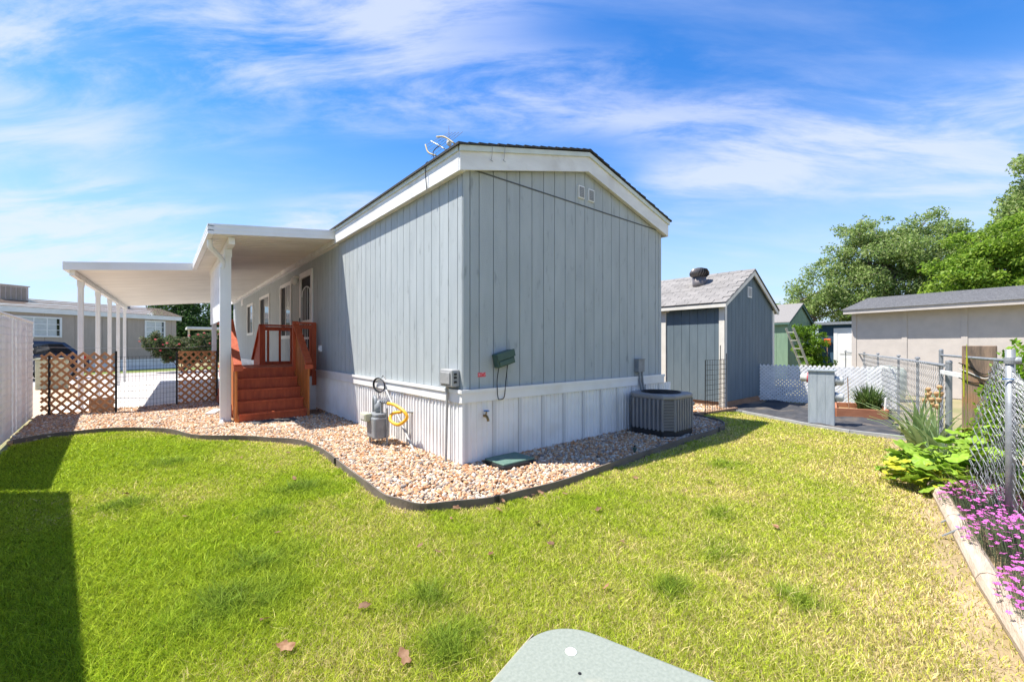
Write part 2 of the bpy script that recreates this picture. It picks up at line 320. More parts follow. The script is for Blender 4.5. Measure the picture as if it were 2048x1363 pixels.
# pebbles
def pebbles(name, poly, dens, bbox, smin, smax, z, seed, holes=()):
    rg = np.random.default_rng(seed); x0, x1, y0, y1 = bbox; n = int((x1 - x0) * (y1 - y0) * dens)
    x, y = rg.uniform(x0, x1, n), rg.uniform(y0, y1, n); k = inpoly(x, y, poly)
    for hx0, hx1, hy0, hy1 in holes: k &= ~((x > hx0) & (x < hx1) & (y > hy0) & (y < hy1))
    if poly is GRAVEL: k &= segdist(x, y, EC) > .015
    x, y = x[k], y[k]; n = len(x)
    t = (1 + 5 ** .5) / 2
    V = np.array([(-1, t, 0), (1, t, 0), (-1, -t, 0), (1, -t, 0), (0, -1, t), (0, 1, t), (0, -1, -t), (0, 1, -t), (t, 0, -1), (t, 0, 1), (-t, 0, -1), (-t, 0, 1)]) / 1.9
    Fc = np.array([(0, 11, 5), (0, 5, 1), (0, 1, 7), (0, 7, 10), (0, 10, 11), (1, 5, 9), (5, 11, 4), (11, 10, 2), (10, 7, 6), (7, 1, 8), (3, 9, 4), (3, 4, 2), (3, 2, 6), (3, 6, 8), (3, 8, 9), (4, 9, 5), (2, 4, 11), (6, 2, 10), (8, 6, 7), (9, 8, 1)])
    vv = V[None] * rg.uniform(.55, 1.35, (n, 12, 1)); sc = rg.uniform(smin, smax, (n, 1, 1)) * rg.uniform(.5, 1.5, (n, 1, 3)) * np.array([1, 1, .7])
    vv = vv * sc; a = rg.uniform(0, 6.28, n); tl = rg.uniform(-1.1, 1.1, n)
    ca, sa, ct, st_ = np.cos(a)[:, None], np.sin(a)[:, None], np.cos(tl)[:, None], np.sin(tl)[:, None]
    X, Y, Z = vv[..., 0], vv[..., 1], vv[..., 2]; Y, Z = Y * ct - Z * st_, Y * st_ + Z * ct; X, Y = X * ca - Y * sa, X * sa + Y * ca
    zz = z + rg.uniform(.0, .028, n); P = np.stack([X + x[:, None], Y + y[:, None], Z + zz[:, None]], -1).reshape(-1, 3)
    pal = np.array([(.50, .30, .165), (.56, .38, .24), (.42, .22, .11), (.60, .50, .38), (.36, .30, .25), (.22, .19, .17), (.50, .25, .11), (.64, .57, .48)])
    c = pal[rg.choice(8, n, p=[.2, .18, .13, .14, .12, .07, .08, .08])] * rg.uniform(.75, 1.15, (n, 1))
    F = (Fc[None] + (np.arange(n) * 12)[:, None, None]).reshape(-1, 3)
    return stuff(link(name, np_mesh(name, P, F, 'pebble', np.repeat(c, 12, 0))))
pebbles('gravel', GRAVEL, 2900, (-4.6, 5.6, -1.25, 9), .011, .027, .016, 3, holes=((-1.62, -.05, 4.9, 7.6), (0, 4.3, 0, 9), (.2, .75, -.5, -.05)))
tag(bpy.data.objects['gravel'], 'tan and white pebble gravel filling the bed around the house', 'gravel')
_sp = np.random.default_rng(5); SP = [(EC[i][0] + _sp.normal(0, .05), EC[i][1] - abs(_sp.normal(.05, .06))) for i in _sp.integers(20, 90, 40)]
# landscape edging
mb = MB(); L = EC; hgt = [.082 + .006 * math.sin(i * .9) for i in range(len(L))]
for i in range(len(L) - 1):
    (x0, y0), (x1, y1) = L[i], L[i + 1]; d = math.hypot(x1 - x0, y1 - y0); nx, ny = -(y1 - y0) / d * .008, (x1 - x0) / d * .008
    mb.add([(x0 - nx, y0 - ny, -.05), (x0 + nx, y0 + ny, -.05), (x1 + nx, y1 + ny, -.05), (x1 - nx, y1 - ny, -.05),
            (x0 - nx, y0 - ny, hgt[i]), (x0 + nx, y0 + ny, hgt[i]), (x1 + nx, y1 + ny, hgt[i + 1]), (x1 - nx, y1 - ny, hgt[i + 1])],
           [(3, 2, 1, 0), (4, 5, 6, 7), (0, 1, 5, 4), (1, 2, 6, 5), (2, 3, 7, 6), (3, 0, 4, 7)])
ed = thing('landscape_edging', 'dark brown bendy plastic edging curving between lawn and gravel', 'edging', (-1.1, -.3, 0))
mb.build('edging_strip', 'edging', ed)
for i in (38, 62, 84): x, y = L[i]; MB().box(x - .025, x + .025, y - .013, y + .013, -.03, hgt[i] + .004).build('joint_clip', 'blackpl', ed)
# lawn
TUFTS = [(-1.52, -1.98, .16), (-2.13, -.93, .22), (-1.95, -.15, .15), (-1.62, .42, .2), (-2.35, -1.35, .25), (-.42, -2.82, .14), (.25, -2.75, .17), (.05, -3.3, .15), (-1.62, -2.35, .18), (.9, -2.5, .12), (-2.9, .9, .2), (-2.6, 2.4, .25), (2.4, -1.9, .2)]
def grass(name, poly, bbox, base, seed, near=True):
    rg = np.random.default_rng(seed); x0, x1, y0, y1 = bbox; n = int((x1 - x0) * (y1 - y0) * base)
    x, y = rg.uniform(x0, x1, n), rg.uniform(y0, y1, n); D = np.hypot(x + 2.65, y + 4.04)
    p = np.clip((2.6 / np.maximum(D, .4)) ** 1.25, 0, 1)
    edge = np.minimum(segdist(x, y, EC), 9); right = segdist(x, y, [(5.8, -3.0), (4.3, -3.25), (3.24, -3.54), (.23, -4.10), (-1.2, -4.5)])
    n1, n2, n3 = vnoise(x, y, 1.3, 1), .6 * vnoise(x, y, 4.3, 2) + .4 * vnoise(x, y, 13, 4), vnoise(x + 20, y + 9, .7, 3)
    dry = np.clip(1.15 * (n1 * .45 + n2 * .35 + n3 * .3) - .20 + .17 * np.clip((x + 1.6) / 3, -1, 1) + .75 * np.exp(-right / .32) + .6 * np.exp(-edge / .13) * (n2 > .35) - .25 * np.clip((-1.9 - x) / 1.2, 0, 1), 0, 1)
    p *= 1 - .93 * np.clip(np.exp(-right / .14) * 1.1 + .8 * ((right < .04 + .22 * n2) & (n1 * .5 + n2 * .7 > .55)) + (dry > .72) * .45 + .5 * np.exp(-edge / .06) * (n2 > .4), 0, .95)
    k = (rg.random(n) < p) & inpoly(x, y, poly) & (edge > .02); x, y, D, dry = x[k], y[k], D[k], dry[k]; n = len(x)
    tuft = np.zeros(n)
    for tx, ty, tr_ in TUFTS: tuft = np.maximum(tuft, np.exp(-((x - tx) ** 2 + ((y - ty) * 1.3) ** 2) / tr_ ** 2))
    tuft = np.clip(tuft * (.25 + 1.25 * vnoise(x, y, 9, 21)) * (.5 + vnoise(x, y, 22, 22)), 0, 1)
    dry = dry * (1 - .8 * tuft); h = rg.uniform(.014, .046, n) * (1.12 - .4 * dry) * (1 + 1.3 * tuft * rg.random(n)); w = np.maximum(.0013, .00062 * D ** .95) * rg.uniform(.8, 1.35, n)
    a = rg.uniform(0, 6.283, n); lean = rg.uniform(.1, 1.7, n) * h; la = rg.uniform(0, 6.283, n)
    dx, dy = np.cos(a) * w, np.sin(a) * w; lx, ly = np.cos(la) * lean, np.sin(la) * lean
    z0 = np.zeros(n)
    V = np.stack([np.stack([x - dx, y - dy, z0], -1), np.stack([x + dx, y + dy, z0], -1),
                  np.stack([x + lx * .35 + dx * .75, y + ly * .35 + dy * .75, h * .6], -1), np.stack([x + lx * .35 - dx * .75, y + ly * .35 - dy * .75, h * .6], -1),
                  np.stack([x + lx, y + ly, h], -1)], 1).reshape(-1, 3)
    b = np.arange(n) * 5
    F = np.concatenate([np.stack([b, b + 1, b + 2], -1), np.stack([b, b + 2, b + 3], -1), np.stack([b + 3, b + 2, b + 4], -1)])
    g1, g2, dr = np.array([.20, .33, .012]), np.array([.48, .58, .035]), np.array([.78, .65, .30])
    r = rg.random((n, 1)); isdry = (rg.random(n) < np.clip(dry * .72 - .16, 0, .9))[:, None]
    c = g1 * (1 - r) + g2 * r; c = c * (1 - .6 * dry[:, None]) + np.array([.62, .60, .09]) * .6 * dry[:, None]
    c = c * (1 - .5 * tuft[:, None]) + np.array([.10, .19, .045]) * .5 * tuft[:, None]; c = np.where(isdry, dr * rg.uniform(.6, 1.15, (n, 1)), c) * rg.choice([.5, .9, 1.15, 1.4], (n, 1)) * rg.uniform(.85, 1.1, (n, 1))
    return stuff(link(name, np_mesh(name, V, F, 'grass', np.repeat(c, 5, 0)))), n
go, ng = grass('lawn_grass', LAWN, (-4.4, 6.8, -5.6, 5.5), 46000, 11)
tag(go, 'short mown lawn, green with yellowed dry patches', 'grass'); print('blades', ng)
mb = MB()
for x, y in SP:
    r_ = _sp.uniform(.008, .016); mb.lathe((x, y, .004), [(r_ * .5, -.004), (r_, r_ * .3), (r_ * .7, r_ * .8), (r_ * .2, r_)], 6)
tag(stuff(mb.build('stray_pebbles', 'paver')), 'few stray pebbles spilled on the grass beside the edging', 'gravel')
# right hand beds, drive, road
FAB = [(6.05, .05), (6.7, -.38), (5.98, -1.74), (5.76, -2.42), (5.82, -3.12), (7.6, -2.75), (9.45, -2.4), (9.2, -.05)]
mb = MB(); nx_, ny_ = 34, 30
def fz(x, y): return .025 + .032 * math.sin(x * 5.1 + 2.3 * math.sin(y * 3.7)) * math.sin(y * 4.3 + x) + .012 * math.sin(x * 17 + y * 11)
gx, gy = np.meshgrid(np.linspace(5.7, 9.5, nx_), np.linspace(-3.15, .1, ny_)); ins = inpoly(gx.ravel(), gy.ravel(), FAB).reshape(gx.shape)
vs = [(gx[j, i], gy[j, i], fz(gx[j, i], gy[j, i])) for j in range(ny_) for i in range(nx_)]
fs = [(j * nx_ + i, j * nx_ + i + 1, (j + 1) * nx_ + i + 1, (j + 1) * nx_ + i) for j in range(ny_ - 1) for i in range(nx_ - 1) if ins[j, i] and ins[j + 1, i + 1] and ins[j, i + 1] and ins[j + 1, i]]
mb.add(vs, fs); fo = mb.build('weed_fabric', 'fabric', None, True); struct(fo)
mb = MB(); pts = [(6.66, -.34), (6.3, -1.08), (5.98, -1.73), (5.77, -2.4), (5.84, -3.14)]
for a, b in zip(pts, pts[1:]): mb.beam((*a, .02), (*b, .02), .05, .09)
tag(mb.build('timber_bed_edge', 'greybox'), 'grey plank edge between lawn and black weed fabric', 'edging')
sheet('shed_path', [(4.4, .3), (6.0, .06), (7.02, -.25), (9.2, -.05), (9.2, .2), (7.05, .2), (7.05, 5), (4.4, 5)], -.008, 'gravelbase')
sheet('bed_soil', [(5.8, -3.15), (5.3, -3.27), (4.3, -3.27), (3.24, -3.56), (.23, -4.12), (-1.2, -4.47), (-1.2, -6), (5.8, -4.6)], .012, 'soil')
sheet('driveway', [(-4.45, 8.9), (-1.5, 8.95), (0, 9), (0, 20.4), (-4.35, 18.9)], -.012, 'concrete')
sheet('gravel_yard', [(-10, 7.5), (-4.62, 7.6), (-4.62, 8.3), (-1.5, 8.85), (-4.45, 8.95), (-4.35, 18.85), (-10, 16)], -.014, M.setdefault('yard', mat('tan_gravel_yard', (.56, .43, .31), (.42, .31, .22), ns=28, rough=1, bump=.6, bs=40)) and 'yard')
sheet('road', [(-20, 8), (-4.6, 18.8), (0.2, 20.6), (8, 24), (8, 30), (-1.2, 27.3), (-10, 23.1), (-22, 16)], -.016, 'asphalt')
o = sheet('neighbour_lawn', [(9.5, -8), (13.6, -8), (14.2, 2), (18, 2.0), (18, 1), (9.3, 0)], -.02, 'ground')

# ------------------------------------------------------------------ mobile home
H = thing('mobile_home', 'long blue grey mobile home with grooved siding and white skirting', 'house', (0, 0, 0))
HL, HW, ZB, ZE = 19.6, 4.25, .89, 3.46
MB().box(.012, HW - .012, .012, HL, .02, 3.40).build('wall_core', 'groove', H)
def slope(x): return 3.40 + .268 * min(x, HW - x)
xs = [0.0, .10] + [.23 + .2125 * i for i in range(19)] + [4.16, HW]
for a, b in zip(xs, xs[1:]):
    MB().box(a + .005, b - .005, 0, .0125, ZB - .03, ZE - .006).build('siding_board', 'siding', H)
    if slope(b) > ZE + .03 or slope(a) > ZE + .03:
        za, zb = max(slope(a + .005), ZE + .02), max(slope(b - .005), ZE + .02)
        if b > HW / 2 > a:
            MB().prism([(a + .005, ZE), (b - .005, ZE), (b - .005, zb), (HW / 2, slope(HW / 2)), (a + .005, za)], 'y', 0, .0125).build('siding_board', 'siding', H)
        else: MB().prism([(a + .005, ZE), (b - .005, ZE), (b - .005, zb), (a + .005, za)], 'y', 0, .0125).build('siding_board', 'siding', H)
MB().prism([(.1, 3.40), (HW - .1, 3.40), (HW / 2, slope(HW / 2))], 'y', .0127, .05).build('gable_core', 'groove', H)
MB().box(.10, HW - .05, -.007, .004, ZE - .008, ZE + .008).build('flashing', 'groove', H)
# long wall boards with openings (y0,y1,z0,z1)
DOOR = (6.16, 7.22, .97, 3.14); WINS = [(8.15, 9.42, 1.62, 3.10), (11.0, 12.7, 1.90, 3.05), (14.05, 15.4, 1.84, 3.0)]
ys = [.012, .11]
while ys[-1] < HL: ys.append(ys[-1] + .2032)
ys[-1] = HL
cache = {}
def lboard(y0, y1, z0, z1):
    k = (round(y1 - y0, 3), round(z0, 3), round(z1, 3))
    if k not in cache: cache[k] = MB().box(0, .0125, 0, y1 - y0, z0, z1).mesh('siding_board', 'siding')
    link('siding_board', cache[k], H, loc=(0, y0, 0))
for a, b in zip(ys, ys[1:]):
    a2, b2 = a + .005, b - .005; hit = [q for q in [DOOR] + WINS if a2 < q[1] and b2 > q[0]]
    if not hit: lboard(a2, b2, ZB - .03, 3.42); continue
    q = hit[0]
    if q[2] > ZB + .1: lboard(a2, b2, ZB - .03, q[2])
    lboard(a2, b2, q[3], 3.42)
    if a2 < q[0] - .02: lboard(a2, q[0], q[2], q[3])
    if b2 > q[1] + .02: lboard(q[1], b2, q[2], q[3])
for y0, y1, z0, z1 in WINS:
    w = MB().box(.004, .0115, y0, y1, z0, z1).build('window', 'screen', H)
    t = .07
    fr = MB().box(-.03, .004, y0 - .02, y0 + t, z0 - .02, z1 + .02).box(-.03, .004, y1 - t, y1 + .02, z0 - .02, z1 + .02)
    fr.box(-.031, .004, y0 + t, y1 - t, z1 - t, z1 + .021).box(-.034, .004, y0 + t, y1 - t, z0 - .021, z0 + t); fr.build('frame', 'white', w)
    ym = (y0 + y1) / 2; MB().box(-.012, .0035, y0 + t, ym, z0 + t, z1 - t).build('pane', 'glass', w)
    MB().box(-.02, .003, ym - .02, ym + .02, z0 + t, z1 - t).build('mullion', 'white', w)
y0, y1, z0, z1 = DOOR
d = MB().box(.002, .0115, y0, y1, z0, z1).build('door', 'screen', H)
t = .10
MB().box(-.03, .002, y0 - .03, y0 + t, z0, z1 + .03).box(-.03, .002, y1 - t, y1 + .03, z0, z1 + .03).box(-.031, .002, y0 + t, y1 - t, z1 - t, z1 + .031).build('frame', 'white', d)
MB().box(-.02, .0015, y0 + t, y1 - t, z0, z0 + .25).build('kick_panel', 'white', d)
for zz in (z0 + 1.02, z0 + .62): MB().box(-.016, .001, y0 + t, y1 - t, zz - .025, zz + .025).build('rail', 'white', d)
ya, yb = y0 + t + .04, y1 - t - .04; yc = (ya + yb) / 2; rr = (yb - ya) / 2
for i in range(4):
    yy = ya + (i + .5) * (yb - ya) / 4; zt = z0 + 1.62 + .22 * math.sqrt(max(0, 1 - ((yy - yc) / rr) ** 2))
    MB().box(-.014, -.004, yy - .011, yy + .011, z0 + .25, zt).build('grille_bar', 'white', d)
MB().tube([(-.01, yc + rr * math.cos(R(a)), z0 + 1.62 + .22 * math.sin(R(a))) for a in range(0, 181, 12)], .013, 6).build('grille_arch', 'white', d)
MB().box(-.05, -.02, y1 - .09, y1 - .04, z0 + .98, z0 + 1.12).build('handle', 'black', d)
# eaves, fascia, roof
MB().box(-.075, .0, -.06, HL + .1, 3.385, 3.40).build('soffit', 'fascia', H)
MB().box(-.095, -.072, -.06, HL + .1, 3.37, 3.59).build('eave_fascia', 'fascia', H)
MB().box(-.112, -.0955, -.065, HL + .1, 3.585, 3.645).build('drip_edge', 'drip', H)
MB().box(HW + .065, HW + .09, -.06, HL + .1, 3.37, 3.60).build('eave_fascia', 'fascia', H)
for s in (0, 1):
    f = (lambda x: x) if s == 0 else (lambda x: HW - x)
    MB().prism([(f(-.09), 3.37), (f(HW / 2), 3.37 + .268 * (HW / 2 + .02)), (f(HW / 2), 3.60 + .268 * (HW / 2 + .02)), (f(-.09), 3.59)], 'y', -.085, -.06).build('rake_fascia', 'fascia', H)
    MB().prism([(f(-.105), 3.575), (f(HW / 2), 3.575 + .268 * (HW / 2 + .04)), (f(HW / 2), 3.635 + .268 * (HW / 2 + .04)), (f(-.105), 3.64)], 'y', -.108, -.0855).build('drip_edge', 'drip', H)
    MB().prism([(f(-.09), 3.40), (f(HW / 2), 3.42 + .268 * HW / 2), (f(HW / 2), 3.40 + .268 * HW / 2), (f(-.09), 3.385)], 'y', -.06, 0).build('soffit', 'fascia', H)
    mb = MB(); n = 16; x0, x1 = -.12, HW / 2
    for i in range(n):
        a, b = x0 + (x1 - x0) * i / n, x0 + (x1 - x0) * (i + 1) / n; za, zb = 3.638 + .268 * (a - x0), 3.638 + .268 * (b - x0)
        e = -.122 - random.uniform(0, .012)
        mb.prism([(f(a - .02), za - .004), (f(b), zb - .004), (f(b), zb + .012), (f(a - .02), za + .022)], 'y', e, HL + .15)
    mb.build('shingle_slope', 'shingle_dark', H)
MB().prism([(HW / 2 - .16, 4.205), (HW / 2, 4.245), (HW / 2 + .16, 4.205), (HW / 2, 4.262)], 'y', -.128, HL + .15).build('ridge_cap', 'shingle_dark', H)
# skirting
MB().box(-.035, HW + .035, -.035, -.012, .75, .895).build('skirt_trim', 'vinyl', H)
MB().box(-.037, -.012, -.012, HL, .748, .893).build('skirt_trim', 'vinyl', H)
MB().box(-.05, HW + .04, -.05, -.0355, .86, .90).build('trim_lip', 'vinyl', H)
MB().box(-.052, -.0375, -.03, HL, .86, .90).build('trim_lip', 'vinyl', H)
def ribs(w, seq):
    """profile in (u along wall, out) -> list"""
    p = [(0, 0)]
    for u, dpt in seq: p += [(u * w, p[-1][1]), (u * w + .006, dpt)]
    return [(min(u, w), v) for u, v in p + [(w, 0)]]
def panel(w, h, seq, m='vinyl'):
    pr = ribs(w, seq); mb = MB(); n = len(pr)
    vs = [(u, -o, 0) for u, o in pr] + [(u, -o, h) for u, o in pr]
    mb.add(vs, [(i, i + 1, n + i + 1, n + i) for i in range(n - 1)]); return mb.mesh('skirt_panel', m)
SEQ = [(.04, .013), (.10, 0), (.22, .013), (.30, 0), (.46, .013), (.52, 0), (.66, .013), (.74, 0), (.86, .013), (.94, 0)]
pw = .412; pm = panel(pw, .76, SEQ)
SG = [(.18, .008), (.22, 0), (.36, .009), (.43, 0), (.56, .008), (.60, 0), (.74, .009), (.81, 0)]
pg = panel(pw, .76, SG)
vent = MB().box(0, .052, -.015, -.004, 0, .755).mesh('vent_strip', 'perf')
x = .03
while x < HW - .05:
    link('skirt_panel', pg, H, loc=(x, -.006, -.01)); link('vent_strip', vent, H, loc=(x - .02, -.006, -.005)); x += pw
y = .05
while y < HL - pw:
    link('skirt_panel', pm, H, loc=(-.006, y + pw, -.01), rot=(0, 0, R(-90))); y += pw
MB().box(-.02, .03, -.02, .05, -.01, .75).build('corner_post', 'vinyl', H)
for x in (2.05, 2.27):
    v = MB().box(x - .065, x + .065, -.022, .002, 3.555, 3.735).build('gable_vent', 'whitepl', H)
    MB().box(x - .05, x + .05, -.0255, -.0225, 3.57, 3.72).build('vent_screen', 'meter', v)
    for i in range(6): MB().box(x - .05, x + .05, -.030, -.0256, 3.578 + i * .025, 3.586 + i * .025).build('louvre', 'greybox', v)
MB().box(-.03, .01, 16.5, 16.95, 3.1, 3.35).build('wall_vent', 'white', H)

# fixtures on the house
t = thing('porch_lamp', 'white globe porch lamp beside the storm door', 'lamp', (-.1, 7.36, 3.05))
MB().lathe((-.10, 7.40, 3.02), [(.02, -.10), (.075, -.06), (.095, 0), (.07, .07), (.04, .09)], 16).build('globe', 'whitepl', t, True)
MB().box(-.12, 0, 7.34, 7.46, 3.09, 3.14).build('bracket', 'white', t)
t = thing('wall_outlet', 'white covered outlet on the blue wall beside the deck', 'outlet', (0, 5.5, 1.3)); MB().box(-.05, 0, 5.44, 5.56, 1.28, 1.42).build('cover', 'whitepl', t, bevel=.01); MB().box(-.07, -.05, 5.46, 5.50, 1.32, 1.38).build('flap', 'whitepl', t)
t = thing('telephone_box', 'grey cable junction box with conduit on sunny side near corner', 'junction box', (-.06, .2, 0))
b = MB().box(-.11, 0, .06, .33, .93, 1.13).build('enclosure', 'greybox', t, bevel=.015); MB().box(-.125, -.11, .09, .30, .96, 1.10).build('lid', 'greybox', t, bevel=.008)
for z in (.99, 1.04, 1.08): MB().box(-.08, -.05, .045, .06, z - .012, z + .012).build('knockout', 'blackpl', b)
MB().tube([(-.06, .24, .94), (-.06, .25, .6), (-.075, .25, 0)], .016, 8).build('conduit', 'greybox', t)
t = thing('cable_coil', 'loop of black cable hung on the white skirting trim', 'cable', (-.06, 2.23, .7))
for k in range(3):
    MB().tube([(-.062 - .008 * k, 2.23 + (.205 + .008 * k) * math.cos(a), .80 + (.10 + .006 * k) * math.sin(a)) for a in np.linspace(0, 6.283, 25)], .006, 5, False).build('cable_loop', 'black', t)
MB().tube(curve([(-.03, 2.23, .91), (-.05, 2.12, .95), (-.05, 2.02, .90)]), .006, 5).build('hook', 'black', t)
tag(MB().tube([(-.05, 2.06, .78), (-.14, .88, .0)], .016, 8).build('leaning_pipe', 'greybox'), 'thin grey pipe leaning diagonally against the white skirting', 'pipe')
# gas meter
t = thing('gas_meter', 'grey gas meter on pipes in the gravel', 'meter', (-.33, 1.65, 0))
MB().rbox(-.43, -.21, 1.50, 1.82, .13, .42, .05).build('body', 'meter', t, bevel=.02)
MB().rbox(-.41, -.23, 1.52, 1.80, .42, .47, .05).build('cap', 'meter', t, bevel=.015)
ix = MB().box(-.50, -.40, 1.66, 1.86, .36, .47).build('index_head', 'utilgreen', t, bevel=.015); MB().box(-.505, -.50, 1.69, 1.83, .385, .45).build('dial_window', 'meterglass', ix)
MB().tube(curve([(-.30, 1.78, .46), (-.30, 1.78, .60), (-.29, 1.84, .66), (-.28, 1.90, .60), (-.28, 1.90, 0)], 6), .028, 10).build('riser_pipe', 'meter', t, True)
MB().tube([(-.30, 1.58, .46), (-.30, 1.58, .62)], .022, 10).build('outlet_pipe', 'meter', t)
MB().lathe((-.30, 1.68, .54), [(.02, -.08), (.06, -.05), (.06, .03), (.03, .06), (.02, .1)], 14).build('regulator', 'meter', t, True)
MB().tube([(-.30, 1.62, .635), (-.28, 1.42, .625)], .02, 8).build('fitting', 'galv', t)
for q in range(4): MB().tube([(-.298 + .005 * q, 1.60 - .05 * q, .634), (-.297 + .005 * q, 1.58 - .05 * q, .633)], .028, 8).build('collar', 'galv', t)
MB().tube([(-.27, 1.47, 0), (-.27, 1.47, .55)], .014, 8).build('support_stake', 'meter', t); MB().tube([(-.40, 1.75, 0), (-.40, 1.75, .14)], .013, 8).build('foot', 'meter', t)
t = thing('gas_hose', 'curled yellow gas hose running from meter to skirting', 'hose', (-.15, 1.3, .4))
MB().tube(curve([(-.28, 1.43, .62), (-.24, 1.30, .61), (-.20, 1.12, .55), (-.18, 1.05, .46), (-.24, 1.18, .36), (-.27, 1.36, .40), (-.20, 1.45, .47), (-.12, 1.34, .50)], 6), .022, 10).build('yellow_tube', 'yellow', t, True)
MB().tube([(-.12, 1.36, .50), (0.01, 1.18, .505)], .016, 8).build('valve_pipe', 'galv', t); MB().tube([(-.07, 1.27, .5), (-.07, 1.27, 0)], .011, 6).build('drop_pipe', 'meter', t)
# gable fixtures
t = thing('green_cable_box', 'tilted dark green plastic cable box on the gable wall', 'junction box', (.56, -.01, 1.14))
o = MB().box(-.135, .135, -.105, -.004, -.085, .085).build('case', 'greenpl', None, bevel=.012); o.location = (.56, 0, 1.25); o.rotation_euler = (0, R(-14), 0)
o2 = MB().box(-.14, .14, -.125, -.1055, .0, .09).box(-.12, .12, -.118, -.1056, -.07, -.01).build('cover', 'greenpl', None, bevel=.008); o2.location = o.location; o2.rotation_euler = o.rotation_euler
for q in (o, o2): q.parent = t; q.matrix_parent_inverse = world_of(t).inverted()
MB().tube(curve([(.50, -.04, 1.16), (.47, -.04, 1.0), (.46, -.055, .88), (.475, -.055, .77), (.52, -.055, .755), (.57, -.055, .79), (.60, -.045, .98), (.635, -.04, 1.18)], 6), .0055, 5).build('cable', 'black', t)
t = thing('warning_tag', 'small red rectangular tag stuck on the gable siding', 'label', (.265, 0, 1.04)); MB().box(.215, .32, -.003, .002, 1.04, 1.085).build('plate', 'tag', t); MB().box(.21, .325, -.002, .001, 1.036, 1.0885).build('border', 'tag', t)
t = thing('garden_tap', 'brass tap with blue handle on the white gable skirting', 'tap', (.29, -.02, .56))
MB().tube(curve([(.29, .0, .575), (.29, -.06, .575), (.29, -.09, .55), (.29, -.10, .52)]), [.016] * 19, 8).build('spout', 'brass', t, True); MB().tube([(.29, -.05, .58), (.29, -.065, .63)], .009, 6).build('stem', 'brass', t)
MB().lathe((.29, -.066, .632), [(.012, 0), (.034, .002), (.036, .012), (.01, .016)], 10).build('handle', 'bluepl', t)
t = thing('disconnect_box', 'grey electrical disconnect box above the air conditioner', 'electrical box', (3.48, 0, .95))
MB().box(3.40, 3.58, -.09, 0, .97, 1.18).build('enclosure', 'meter', t, bevel=.006); MB().box(3.395, 3.585, -.10, -.0, 1.18, 1.19).build('hood', 'meter', t)
for x in (3.46, 3.54): MB().tube([(x, -.06, .97), (x + .02, -.06, .80), (x + .10, -.08, .45), (x + .12, -.2, .25)], .018, 8).build('conduit', 'meter', t)
# TV antenna on the roof
M['antennatan'] = mat('antenna_tan_plastic', (.40, .33, .18), rough=.6)
t = thing('tv_antenna', 'spindly television antenna with curved arms on the roof edge', 'antenna', (.55, 1.1, 3.83))
def arc(c, r, a0, a1, ax, ay, n=9): return [Vector(c) + Vector(ax) * r * math.cos(R(a0 + (a1 - a0) * k / n)) + Vector(ay) * r * math.sin(R(a0 + (a1 - a0) * k / n)) for k in range(n + 1)]
B = Vector((.50, 1.0, 3.82)); T = Vector((.42, .98, 4.27))
MB().tube([B, T], .011, 6).build('mast', 'greybox', t)
MB().tube([(.36, 1.38, 4.38), (.42, .94, 4.08)], .010, 6).build('boom', 'galv', t)
MB().lathe(T - Vector((0, 0, .05)), [(.01, -.04), (.035, -.02), (.035, .03), (.01, .05)], 10).build('hub', 'shedcream', t, True)
for p in (((.35, 1.20, 4.37), (.33, .95, 4.265), (.35, .73, 4.10)), ((.35, 1.53, 4.38), (.33, 1.41, 4.22), (.35, 1.22, 4.11))):
    MB().tube(curve(p, 5), .012, 6).build('curved_arm', 'antennatan', t, True)
for k in range(5):
    f = k / 4; MB().tube([Vector((.34, 1.50, 4.36)).lerp(Vector((.34, 1.36, 4.13)), f), Vector((.40, .95, 4.35)).lerp(Vector((.36, .55, 4.19)), f)], .003, 4).build('element', 'galv', t)
MB().tube([T, T + Vector((0, .01, .20))], .003, 4).build('whip', 'galv', t)
MB().tube(curve([(.38, 1.15, 4.25), (.25, 1.12, 4.1), (.2, .98, 3.85), (.02, .8, 3.78), (-.11, .66, 3.69), (-.125, .655, 3.6), (-.105, .655, 3.36)]), .006, 5).build('cable', 'black', t)
for x in (.33, .52):
    t = thing('wire_hook', 'small wire hook hanging on the white rake board', 'hook', (x, -.15, 3.62), 'wire hooks on the rake board')
    z = 3.64 + .268 * x; MB().tube([(x, -.115, z + .03), (x, -.13, z), (x + .01, -.098, z - .12)], .003, 4).build('wire', 'greybox', t); MB().tube(curve([(x + .01, -.098, z - .12), (x - .01, -.11, z - .14), (x + .02, -.11, z - .15)]), .004, 4).build('eyelet', 'galv', t)

# ------------------------------------------------------------------ patio cover / carport
C = thing('carport', 'white aluminium patio cover and carport with ribbed roof along the house', 'carport', (-2, 8, 0))
def rz(x): return 3.47 + .12 * x                       # underside of the roof
def outer(y): return -4.12 + (y - 8.4) * .032
def pan(x1, w):
    mb = MB(); x0 = -.03
    vs = []
    for x in (x0, x1): z = rz(x); vs += [(x, 0, z), (x, w * .80, z), (x, w * .82, z + .03), (x, w * .985, z + .03), (x, w * .985, z + .06), (x, 0, z + .06)]
    return mb.add(vs, [(0, 1, 7, 6), (1, 2, 8, 7), (2, 3, 9, 8), (3, 4, 10, 9), (4, 5, 11, 10), (5, 0, 6, 11), (0, 5, 4, 3, 2, 1), (6, 7, 8, 9, 10, 11)]).mesh('roof_pan', 'pan')
p1 = pan(-1.98, .17); y = 4.34
while y < 8.3: link('roof_pan', p1, C, loc=(0, y, 0)); y += .17
while y < 19.2: link('roof_pan', pan(outer(y) + .03, .2), C, loc=(0, y, 0)); y += .2
